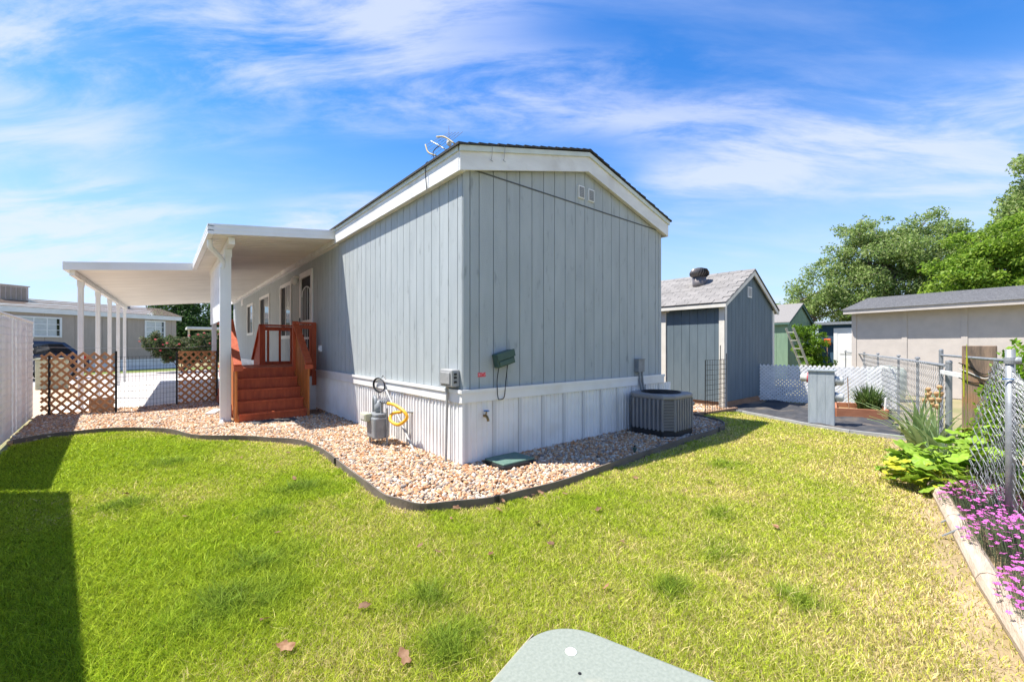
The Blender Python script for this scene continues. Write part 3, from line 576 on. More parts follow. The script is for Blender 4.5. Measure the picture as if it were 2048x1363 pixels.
def channel(name, a, b, h=.165, t=.05, m='alum'):
    o = MB().beam(a, b, t, h).build(name, m, C)
    a, b = Vector(a), Vector(b)
    for dz in (.3, -.12): MB().beam(a + Vector((0, 0, h * dz)), b + Vector((0, 0, h * dz)), t + .008, .012).build('rib', m, o)
channel('front_fascia', (.02, 4.31, rz(0) + .075), (-2.02, 4.31, rz(-2) + .075))
channel('side_gutter', (-2.03, 4.28, rz(-2) + .07), (-2.03, 8.42, rz(-2) + .07), t=.08)
channel('front_fascia', (-2.0, 8.42, rz(-2.1) + .07), (-4.12, 8.42, rz(-4.1) + .07))
channel('side_gutter', (outer(8.4) - .02, 8.40, rz(-4.1) + .07), (outer(19.2), 19.2, rz(-3.8) + .05), t=.08)
MB().beam((-1.72, 4.5, rz(-1.72) - .065), (-1.66, 8.9, rz(-1.7) - .065), .09, .12).build('beam', 'alum', C)
MB().beam((outer(8.5) + .06, 8.5, rz(-4.05) - .06), (outer(19.2) + .06, 19.2, rz(-3.75) - .06), .08, .11).build('beam', 'alum', C)
MB().box(-.06, -.0, 4.34, 19.2, 3.36, 3.45).build('wall_channel', 'alum', C)
def post(x, y, zt, w=.09, kind='post'):
    o = MB().box(x - w / 2, x + w / 2, y - w / 2, y + w / 2, -.02, zt).build(kind, 'alum', C)
    for s in (-1, 1): MB().box(x - w / 2 - .004, x - w / 2, y + s * .022 - .008, y + s * .022 + .008, 0, zt - .01).box(x + s * .022 - .008, x + s * .022 + .008, y - w / 2 - .004, y - w / 2, 0, zt - .01).build('rib', 'alum', o)
    MB().box(x - w / 2 - .012, x + w / 2 + .012, y - w / 2 - .012, y + w / 2 + .012, zt - .14, zt).build('bracket', 'alum', o)
post(-1.72, 5.05, rz(-1.72) - .12); post(-1.62, 8.78, rz(-1.62) - .12)
for x, y in ((-4.03, 9.5), (-3.95, 11.95), (-3.88, 14.35), (-3.81, 16.6), (-3.74, 18.7)): post(x, y, rz(x) - .10)
MB().tube(curve([(-2.0, 4.75, rz(-2)), (-2.0, 4.78, rz(-2) - .12), (-1.9, 4.92, rz(-2) - .2), (-1.80, 5.02, rz(-2) - .32), (-1.80, 5.05, rz(-2) - .45)], 5), .042, 10).build('downspout_elbow', 'alum', C, True)
MB().box(-1.84, -1.765, 5.01, 5.09, .08, rz(-2) - .42).build('downspout', 'alum', C)
MB().tube(curve([(-1.80, 5.05, .12), (-1.81, 5.0, .05), (-1.84, 4.93, .02)], 4), .04, 8).build('downspout_foot', 'alum', C)
pnl = MB(); prof = []
for i in range(60): prof.append((5.2 + i * 3.4 / 59, .012 * (i % 2)))
n = len(prof); pnl.add([(-1.70 - o, y, 1.92) for y, o in prof] + [(-1.70 - o, y, 3.14) for y, o in prof], [(i, i + 1, n + i + 1, n + i) for i in range(n - 1)])
pnl.build('corrugated_screen', 'whitepl', C)

# ------------------------------------------------------------------ red deck and stairs
K = thing('deck_stairs', 'red stained wooden deck with five steps and slatted railings', 'stairs', (-1, 5.5, 0))
RS, TD, Y0, XL, XR = .193, .25, 4.78, -1.60, -.45
for i in range(5):
    yb = Y0 + i * TD; z1 = RS * (i + 1)
    MB().box(XL + .02, XR - .02, yb, yb + .022, RS * i + .0, z1 - .036).build('riser', 'red', K)
    if i < 4:
        for j in range(2): MB().box(XL + .015, XR - .015, yb - .025 + j * .142, yb - .025 + j * .142 + .138, z1 - .035, z1).build('tread_board', 'red', K)
DY0, DY1, DZ = Y0 + 4 * TD, 7.45, .965
for i in range(12):
    a = DY0 - .025 + i * (DY1 - DY0 + .025) / 12; MB().box(-1.66, -.03, a, a + (DY1 - DY0) / 12 - .005, DZ - .035, DZ).build('deck_board', 'red', K)
MB().box(-1.64, -.05, DY0 + .03, DY0 + .07, .70, DZ - .036).build('rim_joist', 'red', K); MB().box(-1.64, -1.60, DY0 + .07, DY1, .70, DZ - .036).build('rim_joist', 'red', K)
MB().box(XR + .02, -.04, DY0 - .01, DY0 + .028, .02, DZ - .22).build('skirt_board', 'vinyl', K)
for x in (XL, XR):                                        # stair stringers, slats, rails
    s = -1 if x == XL else 1
    MB().prism([(Y0 - .01, 0), (DY0 + .02, .58), (DY0 + .02, DZ - .04), (Y0 + .02, RS - .02), (Y0 - .01, .1)], 'x', x + s * .002 - .018, x + s * .002 + .018).build('stringer', 'orange', K)
    n = 9
    for i in range(n):
        yy = Y0 + .02 + i * (DY0 - Y0) / n; zt = 1.08 + (1.90 - 1.08) * (yy - Y0 + .02) / (DY0 - Y0); zb = max(.03, (yy - Y0) / TD * RS - .05)
        MB().box(x + s * .022 - .016, x + s * .022 + .016, yy, yy + .085, zb if i else 0, zt - .02).build('slat', 'orange', K)
    MB().beam((x + s * .01, Y0 - .06, 1.06), (x + s * .01, DY0 + .05, 1.92), .12, .04).build('handrail', 'red', K)
    MB().box(x - .045, x + .045, DY0 - .02, DY0 + .07, .0, 1.90).build('post', 'red', K)
    MB().box(x - .07, x + .07, Y0 - .10, Y0 - .01, .96, 1.05).build('rail_end', 'red', K)
def guard(p, q, n, cap=True):
    p, q = Vector(p), Vector(q)
    MB().beam(p + Vector((0, 0, 1.90)), q + Vector((0, 0, 1.90)), .12, .04).build('top_rail', 'red', K)
    MB().beam(p + Vector((0, 0, 1.82)), q + Vector((0, 0, 1.82)), .035, .09).build('rail', 'red', K)
    MB().beam(p + Vector((0, 0, .99)), q + Vector((0, 0, .99)), .035, .09).build('rail', 'red', K)
    for i in range(n):
        c = p.lerp(q, (i + .5) / n); MB().box(c.x - .022, c.x + .022, c.y - .022, c.y + .022, .95, 1.84).build('baluster', 'red', K)
guard((XR + .02, DY0 + .02, 0), (-.05, DY0 + .02, 0), 2); MB().box(-.12, -.03, DY0 - .02, DY0 + .06, .55, 1.91).build('post', 'red', K)
guard((-.80, DY1 - .04, 0), (-.05, DY1 - .04, 0), 3); guard((-1.62, DY0 + .08, 0), (-1.62, DY1 - .05, 0), 9)
MB().box(-.86, -.74, DY1 - .09, DY1 + .03, 0, 1.90).build('post', 'red', K)
for i in range(4): MB().box(-1.6, -.8, DY1 + i * TD, DY1 + (i + 1) * TD, 0, DZ - RS * (i + 1)).build('step', 'red', K)
MB().beam((-.80, DY1, 1.91), (-.80, DY1 + 1.1, 1.06), .12, .04).build('handrail', 'red', K)
for i in range(9):
    yy = DY1 + .05 + i * .11; MB().box(-.815, -.785, yy, yy + .085, 0, 1.88 - .775 * (yy - DY1)).build('slat', 'red', K)
t = thing('paving_slabs', 'tan paving slabs laid at the foot of the red steps', 'paver', (-1, 4.4, 0))
for i, (x0, x1, y0, y1) in enumerate(((-1.5, -1.06, 4.22, 4.70), (-1.05, -.60, 4.24, 4.72), (-1.3, -.8, 3.98, 4.21))): MB().box(x0, x1, y0, y1, 0, .042 + .003 * i).build('slab', 'paver', t, bevel=.006)
tag(MB().box(-1.42, -.72, 4.34, 4.70, .046, .062).build('door_mat', 'mat', bevel=.006), 'dark rubber mat in front of the bottom red step', 'mat')
tag(MB().prism([(-1.98, 6.2), (-1.82, 6.12), (-1.66, 6.62), (-1.80, 6.70)], 'z', .03, .085).build('splash_block', 'whitepl', bevel=.008), 'white splash block lying on the gravel by the downspout', 'splash block')

# ------------------------------------------------------------------ air conditioner
A = thing('air_conditioner', 'grey louvred air conditioning unit on a black pad', 'air conditioner', (3.44, -.46, 0))
x0, x1, y0, y1, c = 3.07, 3.84, -.84, -.08, .13
def octo(e, cc): return [(x0 - e + cc, y0 - e), (x1 + e - cc, y0 - e), (x1 + e, y0 - e + cc), (x1 + e, y1 + e - cc), (x1 + e - cc, y1 + e), (x0 - e + cc, y1 + e), (x0 - e, y1 + e - cc), (x0 - e, y0 - e + cc)]
MB().box(x0 - .05, x1 + .05, y0 - .05, y1 + .05, -.01, .045).build('pad', 'blackpl', A, bevel=.01)
MB().prism(octo(.0, c), 'z', .045, .13).build('base_pan', 'blackpl', A)
MB().prism(octo(-.02, c), 'z', .13, .60).build('coil_core', 'acdark', A)
top = MB().prism(octo(.012, c), 'z', .595, .672).build('top_cover', 'ac', A, bevel=.025)
MB().lathe(((x0 + x1) / 2, (y0 + y1) / 2, .6725), [(.30, -.002), (.30, .002), (.01, .003)], 32).build('fan_opening', 'acdark', top)
cx, cy = (x0 + x1) / 2, (y0 + y1) / 2
for r in np.linspace(.05, .30, 9): MB().tube([(cx + r * math.cos(a), cy + r * math.sin(a), .683) for a in np.linspace(0, 6.283, 33)], .004, 4, False).build('grille_ring', 'acdark', top)
for k in range(8): MB().tube([(cx, cy, .686), (cx + .31 * math.cos(k * .785), cy + .31 * math.sin(k * .785), .682)], .004, 4).build('grille_spoke', 'acdark', top)
def face(p, q, nm, n_col, louv=True):
    """louvred face from p to q (outside on the left hand when looking p->q rotated -90)"""
    p, q = Vector((*p, 0)), Vector((*q, 0)); d = (q - p); L = d.length; d.normalize(); o = Vector((d.y, -d.x, 0))
    bar = MB()
    for k in range(n_col + 1):
        a = p + d * (L * k / n_col); bar.beam(a + o * .0 + Vector((0, 0, .13)), a + Vector((0, 0, .60)), .028 if n_col > 1 else .03, .02, up=o)
    pb = bar.build('corner_frame' if n_col == 1 else 'rib_frame', 'ac', A)
    nl = 20 if n_col == 1 else 30; m = MB()
    for i in range(nl):
        z = .145 + (.595 - .145) * (i + .2) / nl; h = (.45 / nl) * .55
        a, b = p + d * .01, q - d * .01
        m.add([a + Vector((0, 0, z)) + o * .004, b + Vector((0, 0, z)) + o * .004, b + Vector((0, 0, z + h)) - o * .006, a + Vector((0, 0, z + h)) - o * .006], [(0, 1, 2, 3)])
    if n_col == 1:
        for i in range(nl):
            z = .145 + .45 * (i + .3) / nl; MB().beam(p + d * .012 + Vector((0, 0, z)) + o * .004, q - d * .012 + Vector((0, 0, z)) + o * .004, .02, .012).build('louvre', 'ac', A)
    else: stuff(m.build('fine_louvres', 'ac', pb))
oc = octo(0, c)
for i in range(8): face(oc[i], oc[(i + 1) % 8], '', 1 if i % 2 else 7)
bd = MB().lathe((3.74, y0 - .012, .50), [(.028, -.004), (.03, 0), (.028, .004)], 20, 'y').build('badge', 'chrome', A); MB().lathe((3.74, y0 - .018, .50), [(.018, -.001), (.018, .001)], 16, 'y').build('emblem', 'acdark', bd)
# valve box, sprinkler
V_ = thing('valve_box', 'green lidded black irrigation box sunk in the gravel', 'valve box', (.47, -.28, 0))
MB().prism([(.22, -.47), (.72, -.47), (.70, -.09), (.24, -.09)], 'z', -.02, .075).build('box', 'blackpl', V_, bevel=.008)
MB().box(.235, .705, -.455, -.10, .075, .10).build('lid', mat('valve_lid_green', (.085, .16, .125), (.11, .19, .15), ns=20, rough=.6, bump=.3, bs=180), V_, bevel=.01)
tag(MB().beam((.25, -.53, .03), (.80, -.52, .04), .03, .02).build('wood_stick', 'bare'), 'thin wooden stick lying against the green valve box', 'stick')
t = thing('sprinkler_head', 'small green sprinkler head standing in the gravel', 'sprinkler', (2.02, -.93, 0)); MB().lathe((2.02, -.93, 0), [(.02, 0), (.02, .07), (.028, .075), (.028, .10), (.01, .105)], 10).build('body', 'greenpl', t); MB().lathe((2.02, -.93, .105), [(.012, 0), (.012, .02)], 8).build('nozzle', 'blackpl', t)

# ------------------------------------------------------------------ sheds
def shed(name, label, x0, x1, y0, y1, wh, pk, wm_, tm, step, z0=0., over=.09):
    T = thing(name, label, 'shed', ((x0 + x1) / 2, y0, 0)); xm = (x0 + x1) / 2; k = (pk - wh) / (xm - x0)
    zs = lambda x: wh + k * min(x - x0, x1 - x)
    MB().prism([(x0 + .013, z0), (x1 - .013, z0), (x1 - .013, wh), (xm, pk - .02), (x0 + .013, wh)], 'y', y0 + .013, y1).build('wall_core', 'navy' if wm_ != 'green' else 'greentrim', T)
    n = round((x1 - x0) / step)
    for i in range(n):
        a, b = x0 + (x1 - x0) * i / n + .004, x0 + (x1 - x0) * (i + 1) / n - .004
        pts = [(a, z0), (b, z0), (b, zs(b))] + ([(xm, zs(xm))] if a < xm < b else []) + [(a, zs(a))]; MB().prism(pts, 'y', y0, y0 + .0135).build('siding_board', wm_, T)
    n = round((y1 - y0) / step); me = MB().box(0, .0135, .004, (y1 - y0) / n - .004, z0, wh).mesh('siding_board', wm_)
    for i in range(n): link('siding_board', me, T, loc=(x0, y0 + (y1 - y0) * i / n, 0))
    roofs = []
    for s in (0, 1):
        f = (lambda x: x) if s == 0 else (lambda x: x0 + x1 - x); e = x0 - over - .05; ze = wh - k * (over + .05) + .03
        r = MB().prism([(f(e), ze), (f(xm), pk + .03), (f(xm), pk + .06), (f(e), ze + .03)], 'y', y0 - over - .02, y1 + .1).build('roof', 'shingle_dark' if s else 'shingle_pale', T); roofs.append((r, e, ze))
        MB().prism([(f(e + .01), ze - .10), (f(xm), pk - .09), (f(xm), pk + .028), (f(e + .01), ze - .001)], 'y', y0 - over, y0 - over + .022).build('rake_trim', tm, T)
        MB().prism([(f(e + .01), ze - .015), (f(xm), pk + .005), (f(xm), pk + .015), (f(e + .01), ze - .003)], 'y', y0 - over + .022, y0).build('soffit', tm, T)
        MB().box(min(f(e), f(e + .02)), max(f(e), f(e + .02)), y0 - over - .01, y1 + .1, ze - .08, ze - .002).build('eave_trim', tm, T)
    return T, roofs, k, xm
T, roofs, k, xm = shed('garden_shed', 'slate blue garden shed with white corner trim and roof turbine', 7.05, 10.1, .10, 3.9, 2.40, 3.24, 'shedblue', 'shedcream', .2, z0=.14)
MB().box(7.08, 10.07, .13, 3.8, -.02, .14).build('skid', 'bare', T)
MB().box(7.03, 7.16, .078, .0995, .02, 2.40).build('corner_trim', 'shedcream', T); MB().box(7.025, 7.0495, .078, .20, .02, 2.36).build('corner_trim', 'shedcream', T)
MB().box(10.0, 10.12, .078, .0995, .1, 2.36).build('corner_trim', 'shedcream', T)
MB().box(7.02, 7.0495, 1.50, 1.62, .02, 2.24).build('door_trim', 'shedcream', T); MB().box(6.99, 7.0495, 1.42, 2.9, 2.24, 2.33).build('door_header', 'shedcream', T)
v = MB().box(8.36, 8.60, .082, .0995, 2.60, 2.86).build('gable_vent', 'whitepl', T)
for i in range(3): MB().box(8.385 + .068 * i, 8.435 + .068 * i, .078, .0815, 2.625, 2.835).build('louvre', 'greybox', v)
r, e, ze = roofs[0]; sl = math.hypot(xm - e, 3.27 - ze); ang = math.atan2(3.24 + .03 - ze, xm - e); nc = 13
tabs = [MB().box(-.012, sl / nc + .012, .002, .292, 0, .010 + .003 * j).mesh('shingle', 'shingle_pale') for j in range(3)]
for i in range(nc):
    yy = -.005 - (.15 if i % 2 else 0)
    while yy < 3.95:
        if yy > -.06: link('shingle', tabs[(i * 7 + int(yy * 10)) % 3], r, loc=(e + (xm - e) * i / nc, yy, ze + .028 + (3.27 - ze) * i / nc), rot=(0, -ang - .012, 0))
        yy += .3
tv = thing('roof_turbine', 'brown metal spinning turbine vent on the shed roof', 'roof vent', (8.0, 1.12, 2.95))
MB().lathe((8.0, 1.12, 2.9), [(.17, -.10), (.165, .28)], 24).build('collar', 'turbine', tv, True)
MB().lathe((8.0, 1.12, 3.18), [(.13, 0), (.20, .08), (.17, .20), (.05, .235)], 20).build('rotor_core', 'acdark', tv, True)
for kx in range(22):
    a = kx * 2 * math.pi / 22; mb = MB(); pr = [(.165, 0), (.235, .06), (.24, .12), (.19, .21), (.06, .25)]; vs = []
    for j, (rr_, hh) in enumerate(pr):
        for da in (0, .22): aa = a + da + .12 * j; rad = rr_ - (.03 if da else 0); vs.append((8.0 + rad * math.cos(aa), 1.12 + rad * math.sin(aa), 3.17 + hh))
    mb.add(vs, [(2 * j, 2 * j + 1, 2 * j + 3, 2 * j + 2) for j in range(4)]).build('vane', 'turbine', tv, True)
shed('green_shed', 'sage green shed with pale roof behind the blue shed', 18.0, 21.4, 2.1, 6.5, 2.45, 3.30, 'green', 'greentrim', .42)
# wire folding panel by the blue shed
def wire_panel(name, label, pts, z0, z1, nx_, nz_, r=.0045, spikes=False, m='black'):
    T = thing(name, label, 'wire fence', (pts[0][0], pts[0][1], 0)); mb = MB(); L0 = math.dist(pts[0], pts[1])
    for (a, b) in zip(pts, pts[1:]):
        a, b = Vector((*a, 0)), Vector((*b, 0))
        nw = max(2, round(nx_ * (b - a).length / L0))
        for i in range(nw + 1):
            c = a.lerp(b, i / nw); mb.tube([c + Vector((0, 0, z0)), c + Vector((0, 0, z1))], r, 4)
        for j in range(nz_ + 1):
            z = Vector((0, 0, z0 + (z1 - z0) * j / nz_)); mb.tube([a + z, b + z], r, 4)
    stuff(mb.build('mesh_wires', m, T)); return T
T = wire_panel('folding_wire_fence', 'black folding wire panel standing beside the blue shed', [(5.72, -.10), (6.55, -.16), (6.68, .02)], .0, 1.12, 9, 11)
for x, y, h in ((5.72, -.1, 1.12), (6.55, -.16, 1.25), (6.68, .02, 1.42)): MB().tube([(x, y, -.02), (x + .01, y, h)], .008, 6).build('post', 'black', T)
tag(MB().beam((5.4, .0, .04), (6.95, -.20, .04), .08, .06).build('timber_strip', 'bare'), 'narrow timber strip on the ground beside the blue shed', 'timber')
pebbles('red_gravel', [(5.4, .02), (6.95, -.16), (7.05, .5), (6.9, 2), (5.0, 2), (4.4, .5)], 900, (4.4, 7.05, -.2, 2), .018, .034, .01, 21)
tag(bpy.data.objects['red_gravel'], 'loose gravel between the house and the blue shed', 'gravel')

# ------------------------------------------------------------------ lattice fences
def lattice(T, a, b, z0, z1, pitch, w, m, th=.010):
    a, b = Vector((*a, 0)), Vector((*b, 0)); d = b - a; L = d.length; d.normalize(); o = Vector((d.y, -d.x, 0)); H_ = z1 - z0
    for s in (1, -1):
        c = -H_ if s == 1 else 0
        c = math.floor(c / pitch) * pitch + (pitch * .3)
        while c < L + (H_ if s == -1 else 0):
            # line u = c + s*h ; clip to the rectangle
            h0, h1 = 0, H_
            if s == 1: h0, h1 = max(h0, -c), min(h1, L - c)
            else: h0, h1 = max(h0, c - L), min(h1, c)
            if h1 - h0 > .03:
                p = a + d * (c + s * h0) + Vector((0, 0, z0 + h0)) + o * (th * .5 * s); q = a + d * (c + s * h1) + Vector((0, 0, z0 + h1)) + o * (th * .5 * s)
                MB().beam(p, q, w, th, up=o).build('slat', m, T)
            c += pitch
G_ = 'brown lattice panels either side of the wire gate'
T = thing('lattice_panel', 'brown diagonal lattice panel beside the white slatted fence', 'lattice', (-3.9, 7.95, 0), G_); lattice(T, (-4.44, 8.13), (-3.37, 7.82), .02, 1.27, .165, .042, 'lattice')
T2 = thing('lattice_panel', 'narrower brown lattice panel between wire gate and red deck', 'lattice', (-2, 8.6, 0), G_); lattice(T2, (-2.33, 8.46), (-1.58, 8.70), .05, 1.26, .165, .042, 'lattice')
MB().beam((-2.33, 8.455, 1.27), (-1.58, 8.695, 1.27), .03, .03).build('top_rail', 'lattice', T2)
for q, x, y, h in ((T, -4.32, 8.10, 1.22), (T, -3.35, 7.79, 1.30), (T2, -2.36, 8.44, 1.27), (T2, -1.57, 8.68, 1.28)): MB().box(x - .017, x + .017, y - .017, y + .017, -.03, h).build('stake', 'black', q)
wire_panel('wire_gate', 'low black wire mesh gate between the two brown lattice panels', [(-3.34, 7.81), (-2.37, 8.44)], .03, 1.18, 17, 11, .0032)
tag(MB().tube(curve([(-4.5, 8.2, 1.38), (-3.3, 7.85, 1.36), (-2.2, 8.5, 1.37), (-1.9, 8.6, 1.40), (-1.58, 8.72, 1.42)]), .004, 4).build('string_line', 'rope'), 'pale string stretched above the brown lattice and gate', 'string')
t = thing('concrete_block', 'grey concrete block standing behind the brown lattice', 'block', (-3.55, 8.25, 0)); MB().box(-3.78, -3.42, 8.12, 8.42, -.02, .34).build('block', 'concrete', t, bevel=.01); MB().box(-3.74, -3.46, 8.10, 8.1195, .05, .30).build('recess', 'greybox', t)
T = thing('white_lattice_fence', 'low white lattice fence beyond the black weed fabric', 'lattice', (9.4, -1.2, 0)); lattice(T, (9.15, .12), (9.62, -2.45), .03, .93, .088, .043, 'lattice_w', .008)

# left fence : chain link woven with white slats
def slat_fence(label, a, b, z1, n, name='slatted_fence'):
    T = thing(name, label, 'fence', (a[0], a[1], 0)); a, b = Vector((*a, 0)), Vector((*b, 0)); d = (b - a); L = d.length; d.normalize(); o = Vector((d.y, -d.x, 0)); w = L / n
    me = [MB().box(-.0045, .0045, -w * .46, w * .46, .02, z1 - .02 - .012 * j).mesh('slat', 'slatw') for j in range(3)]
    for i in range(n):
        c = a + d * (w * (i + .5)); link('slat', me[i % 3], T, loc=(c.x, c.y, 0), rot=(0, 0, math.atan2(d.y, d.x) - R(90) + random.uniform(-.12, .12)))
    mb = MB()
    for i in range(n + 1):                                        # zig-zag wires
        pts = []; z = .03; s = i % 2
        while z < z1 + .02:
            c = a + d * (w * (i + (.5 if s else -.5) * .9)) + o * (.011 if (i + s) % 2 else -.011); pts.append((c.x, c.y, z)); z += .055; s ^= 1
        mb.tube(pts, .0028, 3, False)
    stuff(mb.build('chain_link_mesh', 'slatw', T)); MB().tube([a + Vector((0, 0, z1)), b + Vector((0, 0, z1))], .021, 8).build('top_rail', 'slatw', T)
    for i in range(int(L / 2.4) + 1):
        c = a + d * min(L, i * 2.4) + o * .045; MB().tube([c + Vector((0, 0, -.05)), c + Vector((0, 0, z1 + .03))], .03, 10).build('post', 'slatw', T)
M['slatw'] = mat('white_privacy_slat', (.84, .85, .85), (.77, .78, .78), ns=4, rough=.5, rnd=.07)
slat_fence('long chain link fence filled with white privacy slats along the lawn', (-4.58, 8.35), (-4.20, 2.45), 1.87, 104)
slat_fence('taller white slatted fence section nearer the lawn corner', (-4.22, 2.40), (-3.24, -5.2), 2.30, 120, 'slatted_fence')

# ------------------------------------------------------------------ neighbours on the left
N = thing('neighbour_home', 'grey neighbouring mobile home with tan shingle roof and white skirting', 'house', (-6, 29, 0))
a, b = Vector((-13.5, 24.53, 0)), Vector((-1.85, 31.73, 0)); d = (b - a); NL = d.length; d.normalize(); o = Vector((d.y, -d.x, 0)); Z = Vector((0, 0, 1))
def nbox(s0, s1, o0, o1, z0, z1, nm, m, parent):
    mb = MB(); vs = [a + d * s + o * q + Z * z for z in (z0, z1) for (s, q) in ((s0, o0), (s1, o0), (s1, o1), (s0, o1))]
    return mb.add(vs, [(3, 2, 1, 0), (4, 5, 6, 7), (0, 1, 5, 4), (1, 2, 6, 5), (2, 3, 7, 6), (3, 0, 4, 7)]).build(nm, m, parent)
nbox(0, NL, -4.2, -.02, .6, 3.18, 'wall', 'gwall', N)
s = 0
while s < NL - .1: nbox(s + .006, min(NL, s + 1.21), -.02, 0, .62, 3.18, 'wall_panel', 'gwall', N); s += 1.22
nbox(0, NL, -4.15, .02, -.03, .6, 'skirting', 'vinyl', N); nbox(-.2, NL + .25, .02, .16, 3.10, 3.36, 'fascia', 'white', N)
mb = MB(); n = 12
for q0, q1 in ((.2, -2.1), (-4.45, -2.1)):
    for i in range(n):
        f0, f1 = i / n, (i + 1) / n; z0, z1 = 3.36 + .62 * f0, 3.36 + .62 * f1
        vs = [a + d * sv + o * (q0 + (q1 - q0) * f) + Z * (z + e) for f, z, e in ((f0, z0, .025), (f1, z1, .0)) for sv in (-.3, NL + .35)]; mb.add(vs, [(0, 1, 3, 2)])
mb.build('shingle_roof', 'shingle_tan', N)
nbox(NL, NL + .02, -4.2, 0, .6, 3.3, 'end_wall', 'gwall', N)
def nwin(s0, s1, z0, z1, nx2):
    w = nbox(s0, s1, .001, .03, z0, z1, 'window', 'blind', N); t = .08
    nbox(s0 - t, s0, .001, .06, z0 - t, z1 + t, 'frame', 'white', w); nbox(s1, s1 + t, .001, .06, z0 - t, z1 + t, 'frame', 'white', w)
    nbox(s0, s1, .001, .061, z1, z1 + t, 'frame', 'white', w); nbox(s0, s1, .001, .061, z0 - t, z0, 'frame', 'white', w)
    for i in range(1, nx2): c = s0 + (s1 - s0) * i / nx2; nbox(c - .025, c + .025, .03, .05, z0, z1, 'muntin', 'white', w)
    for i in (1, 2): z = z0 + (z1 - z0) * i / 3; nbox(s0, s1, .03, .045, z - .015, z + .015, 'muntin', 'white', w)
    nbox(s1 - .12, s1 - .01, .0305, .034, z0, z1, 'pane', 'glass', w)
nwin(5.9, 7.9, 1.95, 2.85, 4); nwin(NL - 1.75, NL - .75, 1.95, 2.95, 2)
M['louvretan'] = mat('cooler_louvre', (.30, .26, .21), rough=.7)
t = thing('swamp_cooler', 'beige box cooler on the neighbouring tan roof', 'cooler', tuple(a + d * 6.0 - o * 2.0 + Z * 3.9))
nbox(6.25, 7.35, -2.6, -1.5, 3.7, 4.55, 'cabinet', 'tan', t)
for i in range(5): nbox(6.35 + .19 * i, 6.49 + .19 * i, -1.499, -1.48, 3.85, 4.48, 'louvre_panel', 'louvretan', t)
nbox(6.2, 7.4, -2.65, -1.45, 4.55, 4.59, 'lid', 'tan', t)
t = thing('roof_vent_pipe', 'small dark vent pipe on the neighbouring tan roof', 'roof vent', tuple(a + d * (NL - 2.2) - o * 1.6 + Z * 3.8)); c = a + d * (NL - 1.9) - o * 1.4
MB().lathe(tuple(c + Z * 3.75), [(.10, 0), (.10, .22), (.17, .24), (.17, .30)], 12).build('pipe', 'meter', t); MB().lathe(tuple(c + Z * 4.06), [(.15, 0), (.05, .06)], 12).build('cap', 'meter', t)
t = thing('neighbour_carport', 'small white flat canopy beyond the grey neighbouring home', 'carport', (0.2, 34, 0))
MB().box(-1.2, 2.4, 33.2, 36, 2.62, 2.78).build('canopy', 'alum', t)
for x, y in ((2.2, 33.4), (2.2, 35.8), (-1.0, 35.8)): MB().box(x - .06, x + .06, y - .06, y + .06, -.03, 2.62).build('post', 'alum', t)
# SUV
U = thing('parked_suv', 'dark blue parked car seen behind the brown lattice', 'car', (-6.9, 22.2, 0)); ang = math.atan2(.62, .79)
Rm = Matrix.Translation((-7.4, 22.0, 0)) @ Matrix.Rotation(ang, 4, 'Z')
def car(poly, y0, y1, nm, m, parent=U, ins=0):
    mb = MB(); mb.prism(poly, 'y', y0, y1)
    if ins: mb.v = [(x, y * (1 - ins * max(0, (z - .95) / .6)), z) for x, y, z in mb.v]
    mb.v = [tuple(Rm @ Vector(p)) for p in mb.v]; return mb.build(nm, m, parent, bevel=.03 if nm == 'body' else 0)
car([(-2.2, .35), (2.2, .35), (2.25, .6), (2.2, 1.0), (1.95, 1.05), (-1.2, 1.02), (-2.15, .85), (-2.25, .6)], -.9, .9, 'body', 'carpaint')
car([(-1.25, 1.0), (2.0, 1.03), (1.45, 1.56), (.9, 1.62), (-.3, 1.62), (-.7, 1.52)], -.86, .86, 'cabin', 'carpaint', ins=.16)
car([(-1.0, 1.06), (1.72, 1.08), (1.32, 1.50), (-.5, 1.50)], -.865, .865, 'side_window', 'glass', ins=.13)
car([(2.02, .80), (2.26, .80), (2.18, 1.02), (2.0, 1.02)], -.91, -.62, 'tail_light', 'taillight'); car([(2.02, .80), (2.26, .80), (2.18, 1.02), (2.0, 1.02)], .62, .91, 'tail_light', 'taillight')
for x in (-1.4, 1.4):
    for y in (-.82, .82):
        mb = MB().lathe((x, y, .34), [(.22, -.1), (.34, -.1), (.34, .1), (.22, .1)], 20, 'y'); mb.v = [tuple(Rm @ Vector(p)) for p in mb.v]; w = mb.build('wheel', 'tyre', U)
        mb = MB().lathe((x, y, .34), [(.21, -.105), (.21, .105)], 14, 'y'); mb.v = [tuple(Rm @ Vector(p)) for p in mb.v]; mb.build('rim', 'galv', w)
t = thing('utility_pedestal', 'pale green utility box standing behind the brown lattice', 'utility box', (-5.4, 16.4, 0)); MB().box(-5.75, -5.05, 16.2, 16.75, -.03, .95).build('cabinet', 'utilgreen', t, bevel=.03); MB().box(-5.78, -5.02, 16.17, 16.78, .95, 1.0).build('lid', 'utilgreen', t)

